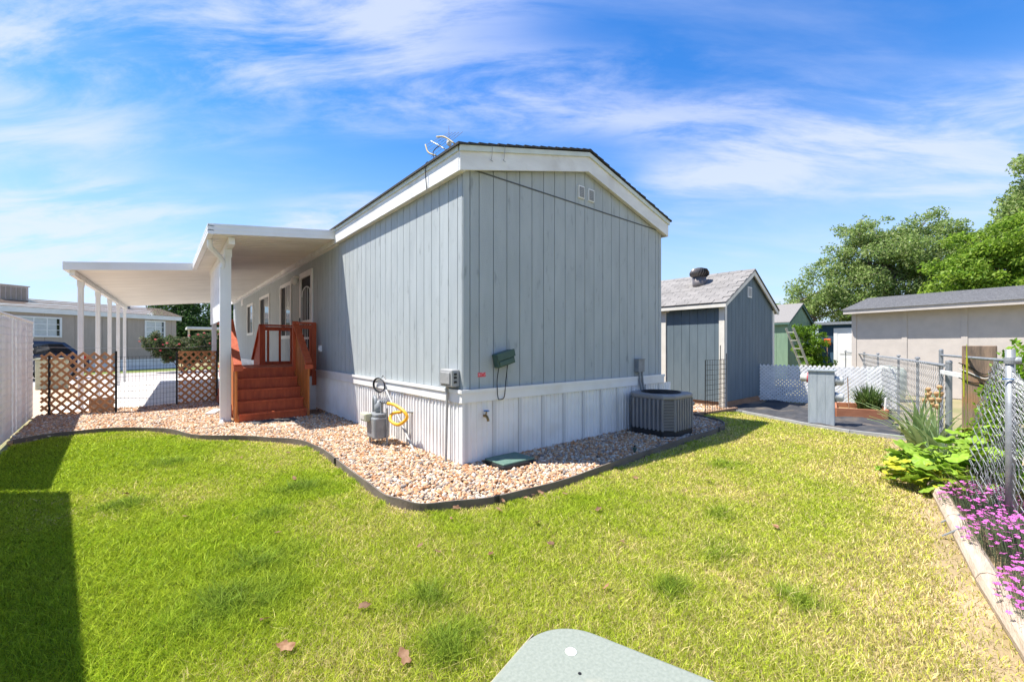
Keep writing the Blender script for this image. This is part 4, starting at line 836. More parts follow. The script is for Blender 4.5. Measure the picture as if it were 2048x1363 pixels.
# ------------------------------------------------------------------ vegetation helpers
def leaves(name, centers, radii, n, size, cols, parent, seed, m='leaf', flat=.0, aspect=.5, drop=0):
    """n leaf quads scattered in blobs; cols list of rgb"""
    rg = np.random.default_rng(seed); C_ = np.array(centers); Rr = np.array(radii); wgt = np.prod(Rr, 1) ** .8; idx = rg.choice(len(C_), n, p=wgt / wgt.sum())
    v = rg.normal(size=(n, 3)); v /= np.linalg.norm(v, axis=1)[:, None]; rad = rg.random((n, 1)) ** .45
    P = C_[idx] + v * rad * Rr[idx]; nrm = rg.normal(size=(n, 3)); nrm[:, 2] += flat + .5; nrm /= np.linalg.norm(nrm, axis=1)[:, None]
    u = np.cross(nrm, rg.normal(size=(n, 3))); u[:, 2] -= drop; u /= np.linalg.norm(u, axis=1)[:, None]; w = np.cross(nrm, u); s = size * rg.uniform(.6, 1.3, (n, 1))
    V = np.stack([P - u * s, P + w * s * aspect + nrm * s * .15, P + u * s, P - w * s * aspect + nrm * s * .15], 1).reshape(-1, 3); V[:, 2] = np.maximum(V[:, 2], .01)
    F = np.arange(n * 4).reshape(-1, 4); pal = np.array(cols); c = pal[rg.choice(len(pal), n)] * rg.uniform(.75, 1.2, (n, 1))
    o = link(name, np_mesh(name, V, F, m, np.repeat(c, 4, 0)), parent); return o
def tree(name, label, base, h, blobs, n, size, cols, seed, tr=.22, trunk_to=.6, group=None, drop=0):
    """blobs: list of (dx,dy,z,rx,ry,rz)"""
    T = thing(name, label, 'tree', base, group); rg = random.Random(seed); B = Vector(base)
    mb = MB(); top = B + Vector((rg.uniform(-.3, .3), rg.uniform(-.3, .3), h * trunk_to)); mid = B.lerp(top, .5) + Vector((rg.uniform(-.2, .2), rg.uniform(-.2, .2), 0))
    mb.tube(curve([B - Vector((0, 0, .05)), mid, top], 5), [tr * (1 - .5 * i / 10) for i in range(11)], 9); tk = mb.build('trunk', 'bark', T, True)
    cs, rs = [], []
    for (dx, dy, z, rx, ry, rz_) in blobs:
        c = B + Vector((dx, dy, z)); st = B.lerp(top, rg.uniform(.45, 1)); md = st.lerp(c, .5) + Vector((0, 0, .3))
        MB().tube(curve([st, md, c], 4), [tr * .42 * (1 - .8 * i / 8) for i in range(9)], 6).build('limb', 'bark', tk, True)
        k = max(6, int(18 * rx * ry * rz_ / 1.5)); k = min(k, 34); tw = MB()
        for _ in range(k):
            v = Vector((rg.gauss(0, 1), rg.gauss(0, 1), rg.gauss(0, 1))).normalized() * rg.random() ** .4
            q = c + Vector((v.x * rx, v.y * ry, v.z * rz_)); e = rg.uniform(.25, .72) * (rx + ry + rz_) / 3 * .75; cs.append(q); rs.append((e, e, e * .72))
            if rg.random() < .6: tw.tube([c.lerp(md, .3), c.lerp(q, .6) + Vector((0, 0, .1)), q], [tr * .1, tr * .06, tr * .03], 4, False)
        if tw.v: stuff(tw.build('twigs', 'bark', tk))
    stuff(leaves('crown', cs, rs, n, size, cols, T, seed, drop=drop)); return T
G1 = [(.24, .34, .09), (.31, .41, .13), (.17, .27, .06), (.40, .46, .20)]
G2 = [(.20, .33, .03), (.27, .41, .04), (.13, .24, .025), (.34, .46, .08)]
G3 = [(.05, .11, .025), (.07, .14, .035), (.035, .08, .02)]
BK = 'trees behind the tan outbuilding'
blob = [(-.6, 1.4, 3.2, 1.7, 1.7, 1.5), (-1.6, 2.9, 4.6, 1.8, 1.6, 1.6), (.2, 1.0, 6.0, 2.2, 2.2, 1.9), (1.0, -1.0, 6.8, 2.0, 2.0, 1.8), (.3, .6, 8.0, 1.6, 1.7, 1.4), (2.0, -2.4, 7.2, 1.6, 1.7, 1.5), (1.4, -1.6, 4.8, 1.8, 1.8, 1.4), (-2.2, 3.6, 2.9, 1.2, 1.2, 1.2), (1.6, -1.2, 8.6, 1.2, 1.2, 1.0), (2.2, -3.0, 5.0, 1.2, 1.4, 1.2), (-.9, 2.2, 6.7, 1.2, 1.2, 1.0), (.6, .2, 3.6, 1.5, 1.5, 1.2), (2.6, -3.4, 6.4, 1.4, 1.5, 1.3), (-2.4, 3.9, 4.2, 1.0, 1.0, .9), (.4, 1.6, 8.9, 1.0, 1.0, .7), (2.6, -3.2, 3.4, 1.6, 1.6, 1.4)]
tree('shade_tree', 'tall grey green airy tree with dark trunk behind the tan outbuilding', (30.4, .6, 0), 8.5, blob, 88000, .078, G1, 5, .3, .75, BK)
blob = [(0, 0, 3.6, 2.2, 2.4, 1.5), (-.6, 1.8, 4.6, 1.6, 1.6, 1.4), (.4, -1.6, 4.8, 2.2, 2.2, 1.8), (0, .2, 6.0, 1.8, 1.7, 1.4), (.5, -2.6, 6.6, 1.8, 1.8, 1.4), (-.4, 1.5, 6.2, 1.2, 1.2, .9), (.5, -3.4, 4, 1.8, 1.8, 1.6)]
tree('maple_tree', 'dense bright yellow green tree behind the tan outbuilding', (27.4, -4.6, 0), 6.5, blob, 70000, .085, G2, 9, .25, .6, BK)
blob = [(0, 0, 9.5, 2.4, 2.4, 2.2), (0, -1.0, 12.0, 2.2, 2.4, 2.0), (-.5, 1.4, 8.0, 1.9, 1.9, 1.6), (0, -2.4, 14, 2.2, 2.2, 1.8), (0, .4, 11.0, 1.6, 1.6, 1.5)]
tree('tall_tree', 'taller pale leafed tree rising behind the bright green tree', (40.5, -5.6, 0), 12, blob, 42000, .12, G1, 12, .35, .7, BK)
blob = [(0, 0, 2.6, 2, 2, 1.6), (1, -1.4, 3.2, 1.6, 1.6, 1.4), (-.8, 1.8, 2.6, 1.6, 1.6, 1.3)]
tree('low_tree', 'low dark green tree under the bright green tree', (29.6, -2.2, 0), 3.5, blob, 14000, .11, [(.07, .16, .02), (.09, .19, .03), (.14, .20, .05)], 15, .18, .6, BK)
for i, (x, y, h, lab) in enumerate(((-1.2, 44, 5.4, 'dark evergreen tree behind the rose bush and carport'), (2.6, 45, 6.4, 'taller dark evergreen beyond the carport end'))):
    blob = [(random.uniform(-.5, .5), random.uniform(-.5, .5), 1.2 + (h - 1.6) * j / 5, 3.0 * (1 - .07 * j), 3.0 * (1 - .07 * j), 1.2) for j in range(6)]
    tree('evergreen_tree', lab, (x, y, 0), h, blob, 30000, .11, G3, 30 + i, .25, .9, 'evergreens beyond the carport')
def bush(name, label, base, blobs, n, size, cols, seed, cat='bush', group=None):
    T = thing(name, label, cat, base, group); B = Vector(base); rg = random.Random(seed); cs, rs = [], []; st = MB()
    for dx, dy, z, rx, ry, rz_ in blobs:
        c = B + Vector((dx, dy, z)); st.tube([B, B.lerp(c, .5) + Vector((0, 0, .1)), c], [.03, .02, .01], 5, False)
        for _ in range(26):
            v = Vector((rg.gauss(0, 1), rg.gauss(0, 1), rg.gauss(0, 1))).normalized() * rg.random() ** .35; cs.append(c + Vector((v.x * rx, v.y * ry, v.z * rz_))); e = rg.uniform(.2, .36) * (rx + rz_) / 2; rs.append((e, e, e))
    st.build('stems', 'bark', T); stuff(leaves('foliage', cs, rs, n, size, cols, T, seed)); return T, cs
T, cs = bush('rose_bush', 'round green bush with red and pink blooms by the driveway', (-1.75, 25.4, 0), [(-.6, 0, 1.35, .9, .9, .75), (.6, 0, 1.45, .95, .9, .8), (0, 0, 1.0, 1.1, .9, .8), (1.2, .3, 1.5, .9, .8, .8), (-1.1, -.2, 1.6, .6, .5, .5), (1.7, .5, 1.3, .8, .8, .8)], 22000, .055, [(.05, .10, .03), (.08, .14, .045), (.13, .15, .06), (.20, .18, .10)], 40)
fm = MB().lathe((0, 0, 0), [(.01, -.03), (.06, 0), (.05, .04), (.01, .05)], 8).mesh('bloom', mat('rose_red', (.62, .03, .05), (.70, .18, .16), ns=6, rough=.6, rnd=.2))
for _ in range(26):
    c = random.choice(cs); v = Vector((random.gauss(0, 1), random.gauss(-1.2, .6), random.gauss(.2, .5))).normalized() * .26; link('bloom', fm, T, loc=tuple(c + v))
bush('leafy_shrub', 'bright yellow green shrub beside the green shed', (17.5, 1.25, 0), [(0, 0, .9, .6, .6, .7), (.2, -.1, 1.6, .55, .55, .6), (-.1, .2, 2.0, .4, .4, .4), (.3, -.4, .6, .5, .5, .5)], 7000, .05, [(.14, .26, .02), (.20, .32, .03), (.09, .18, .015)], 41)
# strip of grass in front of the neighbour
sheet('grass_verge', [(-16, 20.4), (-10, 23.0), (-1.2, 27.2), (2, 28), (0, 31.5), (-14, 24)], -.010, 'verge' if 'verge' in M else M.setdefault('verge', mat('verge_grass', (.11, .17, .03), (.19, .21, .06), ns=6, rough=1, bump=.6, bs=30)) and 'verge')

# ------------------------------------------------------------------ right side neighbours
TS = thing('tan_outbuilding', 'long tan panelled outbuilding with grey shingle roof', 'shed', (14, -3, 0))
a, b = Vector((14.10, -.88, 0)), Vector((12.8, -7.2, 0)); d = (b - a); TL = d.length; d.normalize(); o = Vector((d.y, -d.x, 0))     # o points to -x side
if o.x > 0: o = -o
nbox(0, TL, -3.0, -.02, -.03, 2.48, 'wall', 'tan', TS)
for i in range(6): nbox(.06 + i * 1.22, 1.22 + i * 1.22 - .06, -.02, 0, 0, 2.48, 'wall_panel', 'tan', TS); nbox(i * 1.22 - .06, i * 1.22 + .06, -.02, .018, 0, 2.475, 'batten', 'tan', TS)
nbox(-.15, TL, .32, .35, 2.40, 2.53, 'fascia', 'tan', TS); nbox(-.12, TL, 0.02, .32, 2.46, 2.478, 'soffit', 'tan', TS)
mb = MB(); n = 12
for q0, q1 in ((.38, -1.5), (-3.38, -1.5)):
    for i in range(n):
        f0, f1 = i / n, (i + 1) / n; z0, z1 = 2.52 + .50 * f0, 2.52 + .50 * f1
        vs = [a + d * sv + o * (q0 + (q1 - q0) * f) + Z * (z + e) for f, z, e in ((f0, z0, .022), (f1, z1, 0), (f0, z0, 0)) for sv in (-.2, TL)]; mb.add(vs, [(0, 1, 3, 2), (0, 1, 5, 4)])
mb.build('shingle_roof', 'shingle_grey', TS)
mb = MB(); mb.add([a + o * q + Z * z - d * .001 for q, z in ((0, 0), (-3, 0), (-3, 2.5), (-1.5, 3.0), (0, 2.5))], [(0, 1, 2, 3, 4)]); mb.build('end_wall', 'tan', TS)
NB = thing('navy_outbuilding', 'navy flat roofed outbuilding with a white panelled door', 'shed', (21, 0, 0))
MB().box(20.9, 24, -3, 1.72, -.03, 2.38).build('wall', 'navy', NB); MB().box(20.7, 24.2, -3.2, 1.85, 2.38, 2.50).build('roof_edge', 'galv', NB)
dr = MB().box(20.86, 20.8995, .34, 1.0, .05, 2.1).build('door', 'white', NB)
MB().box(20.85, 20.8996, 1.0, 1.13, 0, 2.22).box(20.85, 20.8996, .21, .34, 0, 2.22).box(20.85, 20.8996, .34, 1.0, 2.1, 2.22).build('frame', 'white', dr)
for z0, z1 in ((.2, .9), (1.05, 1.95)): MB().box(20.845, 20.8597, .44, .9, z0, z1).build('door_panel', 'white', dr)
MB().lathe((20.84, .42, 1.0), [(.02, 0), (.03, .01)], 8, 'x').build('handle', 'chrome', dr)
t = thing('ladder', 'extension ladder leaning beside the green shed', 'ladder', (15.1, .62, 0)); A0, A1 = Vector((15.2, .52, 0)), Vector((14.62, 1.04, 2.05)); sd_ = Vector((.13, .15, 0))
for s in (-1, 1): MB().beam(A0 + sd_ * s, A1 + sd_ * s, .03, .07).build('side_rail', 'alladder', t)
for i in range(7): c = A0.lerp(A1, (i + .5) / 7); MB().beam(c - sd_, c + sd_, .03, .03).build('rung', 'alladder', t)
t = thing('orange_tool', 'orange garden tool hung beside the white door', 'tool', (20.8, 1.35, 0)); MB().beam((20.82, 1.36, .2), (20.82, 1.36, 1.6), .03, .03).build('handle', 'bare', t); MB().box(20.76, 20.85, 1.22, 1.48, 1.45, 1.75).build('head', 'orange_t', t, bevel=.03)
t = thing('water_tank', 'pale green plastic barrel behind the chain link fence', 'barrel', (11.9, -1.95, 0)); MB().lathe((11.9, -1.95, 0), [(.36, -.03), (.40, .3), (.40, .75), (.34, .84), (.1, .88)], 24).build('body', mat('pale_barrel', (.56, .62, .52), rough=.5), t, True); MB().lathe((11.9, -1.95, .86), [(.12, 0), (.12, .04)], 14).build('lid', 'whitepl', t)
# electric pedestal
P = thing('meter_pedestal', 'grey blue boarded meter post with glass meters on both sides', 'meter post', (6.3, -1.95, 0)); ang = math.atan2(-.34, .06)
Rm = Matrix.Translation((6.17, -1.92, 0)) @ Matrix.Rotation(ang, 4, 'Z')
def pb(x0, x1, y0, y1, z0, z1, nm, m='pedbox', parent=P, bevel=0):
    mb = MB().box(x0, x1, y0, y1, z0, z1); mb.v = [tuple(Rm @ Vector(p)) for p in mb.v]; return mb.build(nm, m, parent, bevel=bevel)
for i in range(3): pb(-.172 + i * .115, -.172 + i * .115 + .112, 0, .02, .0, .965, 'board')
pb(-.165, .165, .02, .20, .0, .955, 'core'); pb(.166, .182, .0, .20, .0, .96, 'side_board'); pb(-.188, -.174, .0, .20, .0, .96, 'side_board'); pb(-.20, .20, -.02, .23, .965, .99, 'cap')
for sx, zz in ((1, .80), (1, .52), (-1, .84)):
    mb = MB().lathe((sx * .185, .10, zz), [(.085, 0), (.085, sx * .03), (.075, sx * .035), (.075, sx * .10), (.05, sx * .125)], 18, 'x'); mb.v = [tuple(Rm @ Vector(p)) for p in mb.v]; g = mb.build('meter_dome', 'meterglass', P, True)
    mb = MB().lathe((sx * .185, .10, zz), [(.09, 0), (.09, sx * .025)], 18, 'x'); mb.v = [tuple(Rm @ Vector(p)) for p in mb.v]; mb.build('meter_ring', 'tag' if sx < 0 else 'galv', g)
# planter with grass
PL = thing('planter_box', 'low reddish wooden planter frame on the weed fabric', 'planter', (8, -2, 0)); q = [(7.42, -1.86), (7.80, -2.56), (8.75, -2.30), (8.45, -1.62)]
for i in range(4): MB().beam((*q[i], .105), (*q[(i + 1) % 4], .105), .045, .19).build('board', 'planter', PL, bevel=.004)
mb = MB(); mb.add([(x, y, .10) for x, y in q], [(0, 1, 2, 3)]); mb.build('soil', 'soil', PL)
def blades(name, base, n, h, w, spread, cols, seed, parent, r0=.1, droop=.5):
    rg = np.random.default_rng(seed); V, F, Cc = [], [], []; pal = np.array(cols)
    for i in range(n):
        a = rg.uniform(0, 6.283); rr_ = rg.uniform(0, r0); p = np.array(base) + [math.cos(a) * rr_, math.sin(a) * rr_, 0]; hh = h * rg.uniform(.55, 1.1); out = spread * rg.uniform(.2, 1); a2 = a + rg.normal(0, .6); pr = np.array([-math.sin(a2), math.cos(a2), 0]); c = pal[rg.integers(len(pal))] * rg.uniform(.75, 1.2); b = len(V)
        for j in range(5):
            t_ = j / 4; z = hh * (t_ - droop * .5 * t_ ** 3 * out / spread); ww = w * (1 - t_ ** 2) * .5 + .0008
            q_ = p + np.array([math.cos(a2), math.sin(a2), 0]) * out * t_ ** 1.6 + [0, 0, z]; V += [q_ - pr * ww, q_ + pr * ww]; Cc += [c, c]
        F += [(b + 2 * j, b + 2 * j + 1, b + 2 * j + 3, b + 2 * j + 2) for j in range(4)]
    return link(name, np_mesh(name, np.array(V), np.array(F), 'leaf', np.array(Cc)), parent)
GT = [(.07, .13, .03), (.10, .17, .04), (.15, .20, .07)]
t = thing('grass_clump', 'arching green grass clump growing in the planter', 'plant', (8.35, -2.2, .1)); stuff(blades('blades', (8.35, -2.2, .1), 420, .62, .02, .38, GT, 50, t, .18, .9))
t = thing('metal_stake', 'thin rusty stake standing in the planter', 'stake', (7.75, -2.0, 0)); MB().tube([(7.75, -2.0, .0), (7.72, -1.98, .78)], .008, 5).build('rod', 'bare', t)
tag(MB().tube([(7.95, -2.50, .1), (7.93, -2.52, .42)], .018, 8).build('plastic_stub', 'whitepl'), 'short white plastic pipe upright at the planter corner', 'pipe')
# chain link fence on the right
def chain(mb, a, b, z0, z1, w=.06, r=.0022, amp=.008):
    a, b = Vector((*a, 0)), Vector((*b, 0)); d = b - a; L = d.length; d.normalize(); o = Vector((d.y, -d.x, 0)); n = int(L / w)
    for i in range(n + 1):
        z, s, pts = z0, i % 2, []
        while z < z1 + .01: c = a + d * (w * (i + (.5 if s else -.5))) + o * (amp if (i + s) % 2 else -amp); pts.append((c.x, c.y, z)); z += w * .95; s ^= 1
        mb.tube(pts, r, 3, False)
CF = thing('chain_link_fence', 'galvanised chain link fence with top rail beside the planter', 'fence', (8.3, -2.55, 0)); FP = [(4.55, -3.54), (8.31, -2.62), (13.2, -1.25), (18.5, .25)]
mb = MB(); chain(mb, FP[0], FP[2], .03, 1.19, .058, .0024); stuff(mb.build('mesh', 'wire', CF)); MB().tube([(*p, 1.165) for p in FP], .02, 8).build('top_rail', 'galv', CF)
for x, y in FP + [(6.4, -3.08), (10.8, -1.93), (15.8, -.5)]: MB().tube([(x, y - .03, -.05), (x, y - .03, 1.2)], .030 if (x, y) == FP[0] else .018, 10).build('post', 'galv', CF); MB().lathe((x, y - .03, 1.2), [(.034, 0), (.03, .025), (.005, .035)], 10).build('post_cap', 'galv', CF)
t = thing('thin_post', 'taller thin pipe post behind the fence corner post', 'post', (5.0, -3.5, 0)); MB().tube([(5.02, -3.47, -.03), (5.02, -3.47, 1.34)], .022, 10).build('pipe', 'galv', t); MB().lathe((5.02, -3.47, 1.34), [(.024, 0), (.02, .02), (.004, .025)], 10).build('cap', 'galv', t)
WB = thing('weathered_board', 'wide weathered brown upright board at the flower bed fence', 'board', (3.66, -3.86, 0)); o = MB().box(-.118, .118, -.03, .03, -.05, 1.405).build('plank', 'weath', None, bevel=.006); o.location = (3.63, -3.84, 0); o.rotation_euler = (0, 0, R(-88)); o.parent = WB; o.matrix_parent_inverse = world_of(WB).inverted()
for i, (z0, z1) in enumerate(((1.23, 1.12), (1.08, 1.03), (1.17, 1.08))): MB().tube(curve([(3.59, -3.70, z0), (3.59, -3.78, z0 - .04), (3.59, -3.88, z1), (3.59, -3.97, z0 - .03)]), .005, 5).build('wire', 'black' if i < 2 else 'rope', WB)
tag(MB().beam((4.62, -3.50, 1.09), (3.62, -3.72, 1.10), .02, .045).build('white_strip', 'whitepl'), 'white strip running from the fence post to the board', 'strip')
PP = thing('pipe_post', 'thick galvanised pipe post with rail clamp at the flower bed', 'post', (2.32, -4.04, 0)); MB().tube([(2.32, -4.04, -.05), (2.32, -4.04, 1.375)], .027, 14).build('pipe', 'galv', PP, True); MB().lathe((2.32, -4.04, 1.29), [(.034, -.025), (.036, 0), (.034, .025)], 14).build('clamp', 'galv', PP)
MB().tube([(2.30, -4.02, 1.29), (5.02, -3.47, 1.285)], .013, 8).build('rail', 'galv', PP); MB().lathe((2.32, -4.075, 1.29), [(.028, -.02), (.03, .0), (.028, .02)], 12, 'y').build('rail_end', 'galv', PP)
# loose curtain of slack chain link hung on the pipe post
LN = thing('slack_chain_link', 'loose heap of chain link mesh draped from the pipe post', 'wire mesh', (2.25, -4.0, 0)); mb = MB(); rg = random.Random(4)
for lay in range(2):
    for i in range(30):
        u = i / 29; s = i % 2; pts = []; nz = 26
        for j in range(nz):
            v = j / (nz - 1); z = 1.17 * (1 - v) + .12 - .10 * u; wd = (.10 + .52 * v ** .8)
            along = (u - .32) * wd * 2.0 + (.016 if (j + i) % 2 else -.016); bul = .06 * math.sin(u * 9 + v * 4 + lay) * v + .05 * lay * v + rg.uniform(-.008, .008)
            pts.append((2.30 - along * .55 + bul + .05, -4.00 - along * .84 * .6 + bul * .8, z + rg.uniform(-.006, .006)))
        mb.tube(pts, .0026, 4, False)
stuff(mb.build('tangled_mesh', 'wire', LN)); MB().tube([(2.285, -4.0, 1.15), (2.285, -4.08, 1.15), (2.36, -4.08, 1.16), (2.36, -4.0, 1.16)], .004, 5).build('tie_wire', 'bluepl', LN)

# ------------------------------------------------------------------ flower bed
LG = 'bleached landscape timbers edging the flower bed'
tp = [(3.30, -3.54), (2.05, -3.77), (.98, -3.965), (-.3, -4.25)]
for i, (p, q) in enumerate(zip(tp, tp[1:])):
    lab = ['bleached timber log at the yellow leaved plant end of bed', 'bleached timber log with metal brackets beside the pink flowers', 'bleached timber log at the near end of the pink flowers'][i]
    p3, q3 = Vector((*p, .045)), Vector((*q, .045)); dd = (q3 - p3).normalized() * .006; tag(MB().tube([p3 + dd, q3 - dd], .058, 10).build('landscape_timber', 'log', smooth=False), lab, 'timber', LG)
for x, y in ((2.05, -3.74), (1.72, -3.77)): tag(MB().beam((x, y - .05, .11), (x - .02, y + .05, .02), .02, .006).build('metal_bracket', 'galv'), 'small galvanised strap holding the bleached timber', 'bracket', 'straps on the timbers')
# hollyhock: large lobed leaves
def lobed(nm, r, m, lob=6, dep=.22, seed=0):
    rg = random.Random(seed); mb = MB(); n = 36; vs = [(0, 0, 0)]; 
    for ring, f in ((1, .5), (2, 1.0)):
        for k in range(n):
            t_ = 2 * math.pi * k / n; rr_ = r * f * (1 - (dep * (.5 + .5 * math.cos(lob * t_)) if ring == 2 else 0)) * (1 + rg.uniform(-.03, .03)); fold = .10 * r * math.cos(lob * t_ + math.pi) * f - .22 * r * f * f
            vs.append((rr_ * math.cos(t_), rr_ * math.sin(t_), fold + .16 * r * f))
    fs = [(0, 1 + k, 1 + (k + 1) % n) for k in range(n)] + [(1 + k, 1 + n + k, 1 + n + (k + 1) % n, 1 + (k + 1) % n) for k in range(n)]
    return mb.add(vs, fs).mesh(nm, m, True)
M['holly'] = mat('hollyhock_leaf', (.20, .36, .022), (.30, .44, .05), ns=14, rough=.5, rnd=.22, trans=.3, bump=.3, bs=60)
M['hollyy'] = mat('yellowed_leaf', (.50, .50, .03), (.36, .42, .04), ns=10, rough=.5, rnd=.15, trans=.3)
hm = [lobed('leaf', r, 'holly', 6, .2, i) for i, r in enumerate((.10, .085, .065, .05))]; hy = [lobed('leaf', r, 'hollyy', 6, .2, 9 + i) for i, r in enumerate((.07, .05))]
def holly(label, base, spread, h, n, ny, seed):
    T = thing('hollyhock', label, 'plant', base); rg = random.Random(seed); st = MB()
    for i in range(n + ny):
        a = rg.uniform(0, 6.283); rr_ = spread * math.sqrt(rg.random()); z = h * (1 - .75 * (rr_ / spread) ** 2) * rg.uniform(.45, 1); p = Vector((base[0] + rr_ * math.cos(a), base[1] + rr_ * math.sin(a), max(.05, z)))
        if i >= n: p = Vector((base[0] - spread * rg.uniform(.35, .9), base[1] + spread * rg.uniform(-.35, .75), rg.uniform(.05, .28)))
        link('leaf', rg.choice(hm if i < n else hy), T, loc=tuple(p), rot=(rg.uniform(-.4, .4) - math.sin(a) * .4 * rr_ / spread, rg.uniform(-.4, .4) + math.cos(a) * .5 * rr_ / spread, rg.uniform(0, 6.28)))
        st.tube([(base[0], base[1], 0), tuple(Vector(base).lerp(p, .6) + Vector((0, 0, .06))), tuple(p)], .0045, 4, False)
    st.build('stems', 'holly', T)
holly('broad leaved green plant with yellowed leaves at the timber end', (3.28, -3.62, 0), .50, .52, 120, 34, 3)
holly('broad leaved plant growing at the foot of the weathered board', (3.44, -3.80, 0), .44, .66, 90, 0, 5)
holly('leafy plant climbing behind the pipe post', (2.98, -4.06, 0), .40, .95, 70, 0, 8)
T = thing('climbing_vine', 'fresh green vine leaves around the pipe post', 'plant', (2.9, -4.1, 0)); stuff(leaves('foliage', [(2.99, -4.12, 1.18), (2.90, -4.04, .92), (3.10, -4.04, .74), (3.19, -3.92, .66), (2.76, -4.10, 1.02)], [(.22, .2, .3), (.22, .22, .25), (.2, .2, .25), (.18, .15, .25), (.3, .2, .35)], 2400, .026, [(.18, .34, .02), (.26, .42, .03), (.12, .24, .015)], T, 60)); MB().tube([(2.9, -4.1, 0), (2.93, -4.07, .7), (2.97, -4.12, 1.25)], .008, 5).build('stem', 'bark', T)
# irises
def iris(label, base, n, h, seed, stalks):
    T = thing('iris_plant', label, 'plant', base, 'irises in the flower bed'); rg = random.Random(seed)
    for i in range(n):
        a = R(140) + rg.uniform(-1.5, 1.5); hh = h * rg.uniform(.6, 1.1); out = hh * rg.uniform(.15, .95); bx, by = base[0] + rg.uniform(-.12, .12), base[1] + rg.uniform(-.12, .12); w = .029; pr = Vector((-math.sin(a), math.cos(a), .3)).normalized(); mb = MB(); vs = []
        for j in range(7):
            t_ = j / 6; c = Vector((bx + math.cos(a) * out * t_ ** 1.5, by + math.sin(a) * out * t_ ** 1.5, hh * (t_ - .35 * t_ ** 3 * out / hh))); ww = w * (1 - t_ ** 2.2) + .001; vs += [c - pr * ww, c + Vector((0, 0, .004)), c + pr * ww]
        mb.add(vs, [(3 * j + k, 3 * j + k + 1, 3 * j + k + 4, 3 * j + k + 3) for j in range(6) for k in (0, 1)]).build('leaf', 'irisleaf', T, True)
    for (dx, dy, z) in stalks:
        MB().tube(curve([(base[0], base[1], 0), (base[0] + dx * .5, base[1] + dy * .5, z * .55), (base[0] + dx, base[1] + dy, z)]), .006, 5).build('stalk', 'irisleaf', T)
        for k in range(3): c = (base[0] + dx + rg.uniform(-.03, .03), base[1] + dy + rg.uniform(-.03, .03), z - .07 * k); MB().lathe(c, [(.006, -.035), (.022, -.01), (.028, .012), (.014, .03)], 7).build('withered_bloom', 'irisflower', T, False)
M['irisleaf'] = mat('iris_leaf', (.25, .37, .13), (.33, .43, .20), ns=12, rough=.5, rnd=.15, trans=.2)
iris('iris with pale drooping sword leaves at the fabric corner', (4.72, -3.36, 0), 30, .85, 2, [(-.05, 0, .86), (.12, -.05, .80)])
iris('iris with withered brown blooms beside the weathered board', (4.18, -3.50, 0), 26, .78, 4, [(.0, .02, .85), (-.1, -.03, .93)])
for i, (x, y, z) in enumerate(((3.35, -3.80, 1.42), (3.32, -3.78, 1.22))):
    T = thing('grass_seed_head', ['taller yellow green grass seed stalk before the weathered board', 'shorter yellow green grass seed stalk before the weathered board'][i], 'grass', (x, y, 0)); a = Vector((x - .05, y + .02, .45)); b = Vector((x - .05 + .01 * i, y + .03, z)); MB().tube([(x, y, 0), a, a.lerp(b, .6)], .0025, 4).build('stem', 'holly', T); MB().tube([a.lerp(b, .6), a.lerp(b, .8), b], [.004, .008, .002], 6).build('seed_head', 'hollyy', T)
# pink dianthus
pet = MB()
for k in range(5):
    t_ = k * 1.2566; pet.add([(0, 0, 0), (.0105 * math.cos(t_ - .5), .0105 * math.sin(t_ - .5), .003), (.0125 * math.cos(t_), .0125 * math.sin(t_), .001), (.0105 * math.cos(t_ + .5), .0105 * math.sin(t_ + .5), .003)], [(0, 1, 2, 3)])
petm = pet.mesh('flower', 'petal')
def dianthus(label, base, rx, ry, h, n, seed):
    T = thing('pink_dianthus', label, 'flowers', base, 'pink dianthus clumps along the timbers'); rg = random.Random(seed)
    stuff(blades('foliage', base, 3600, h * .8, .0042, .16, [(.10, .14, .09), (.14, .18, .12), (.20, .19, .13), (.08, .11, .07)], seed, T, 1.0)); f = bpy.data.objects[T.name].children[0]
    co = np.empty(len(f.data.vertices) * 3, np.float32); f.data.vertices.foreach_get('co', co); co = co.reshape(-1, 3); co[:, 0] = base[0] + (co[:, 0] - base[0]) * rx; co[:, 1] = base[1] + (co[:, 1] - base[1]) * ry; f.data.vertices.foreach_set('co', co.ravel())
    st = MB()
    for i in range(n):
        a = rg.uniform(0, 6.283); q = math.sqrt(rg.random()); x, y = base[0] + rx * q * math.cos(a) * .95, base[1] + ry * q * math.sin(a) * .95 + .03; z = h * (1.0 - .45 * q * q) * rg.uniform(.75, 1.12)
        link('flower', petm, T, loc=(x, y, z), rot=(rg.uniform(-.5, .5), rg.uniform(-.5, .5), rg.uniform(0, 6.28))); st.tube([(x * .97 + base[0] * .03, y * .97 + base[1] * .03 - .02, z * .35), (x, y, z)], .0012, 3, False)
    st.build('stems', 'irisleaf', T)
dianthus('clump of pink flowers next to the broad leaved plant', (2.52, -3.92, 0), .44, .28, .25, 270, 70)
dianthus('clump of pink flowers behind the timber with metal straps', (1.68, -4.07, 0), .46, .26, .25, 280, 71)
dianthus('clump of pink flowers spilling over the near timber', (.76, -4.20, 0), .50, .20, .25, 280, 72)
T = thing('dry_grass_tuft', 'dry brown grass tuft below the slack chain link', 'grass', (2.75, -3.95, 0)); stuff(blades('blades', (2.75, -4.0, 0), 500, .35, .005, .22, [(.30, .25, .13), (.22, .20, .10), (.38, .30, .18)], 77, T, .28))
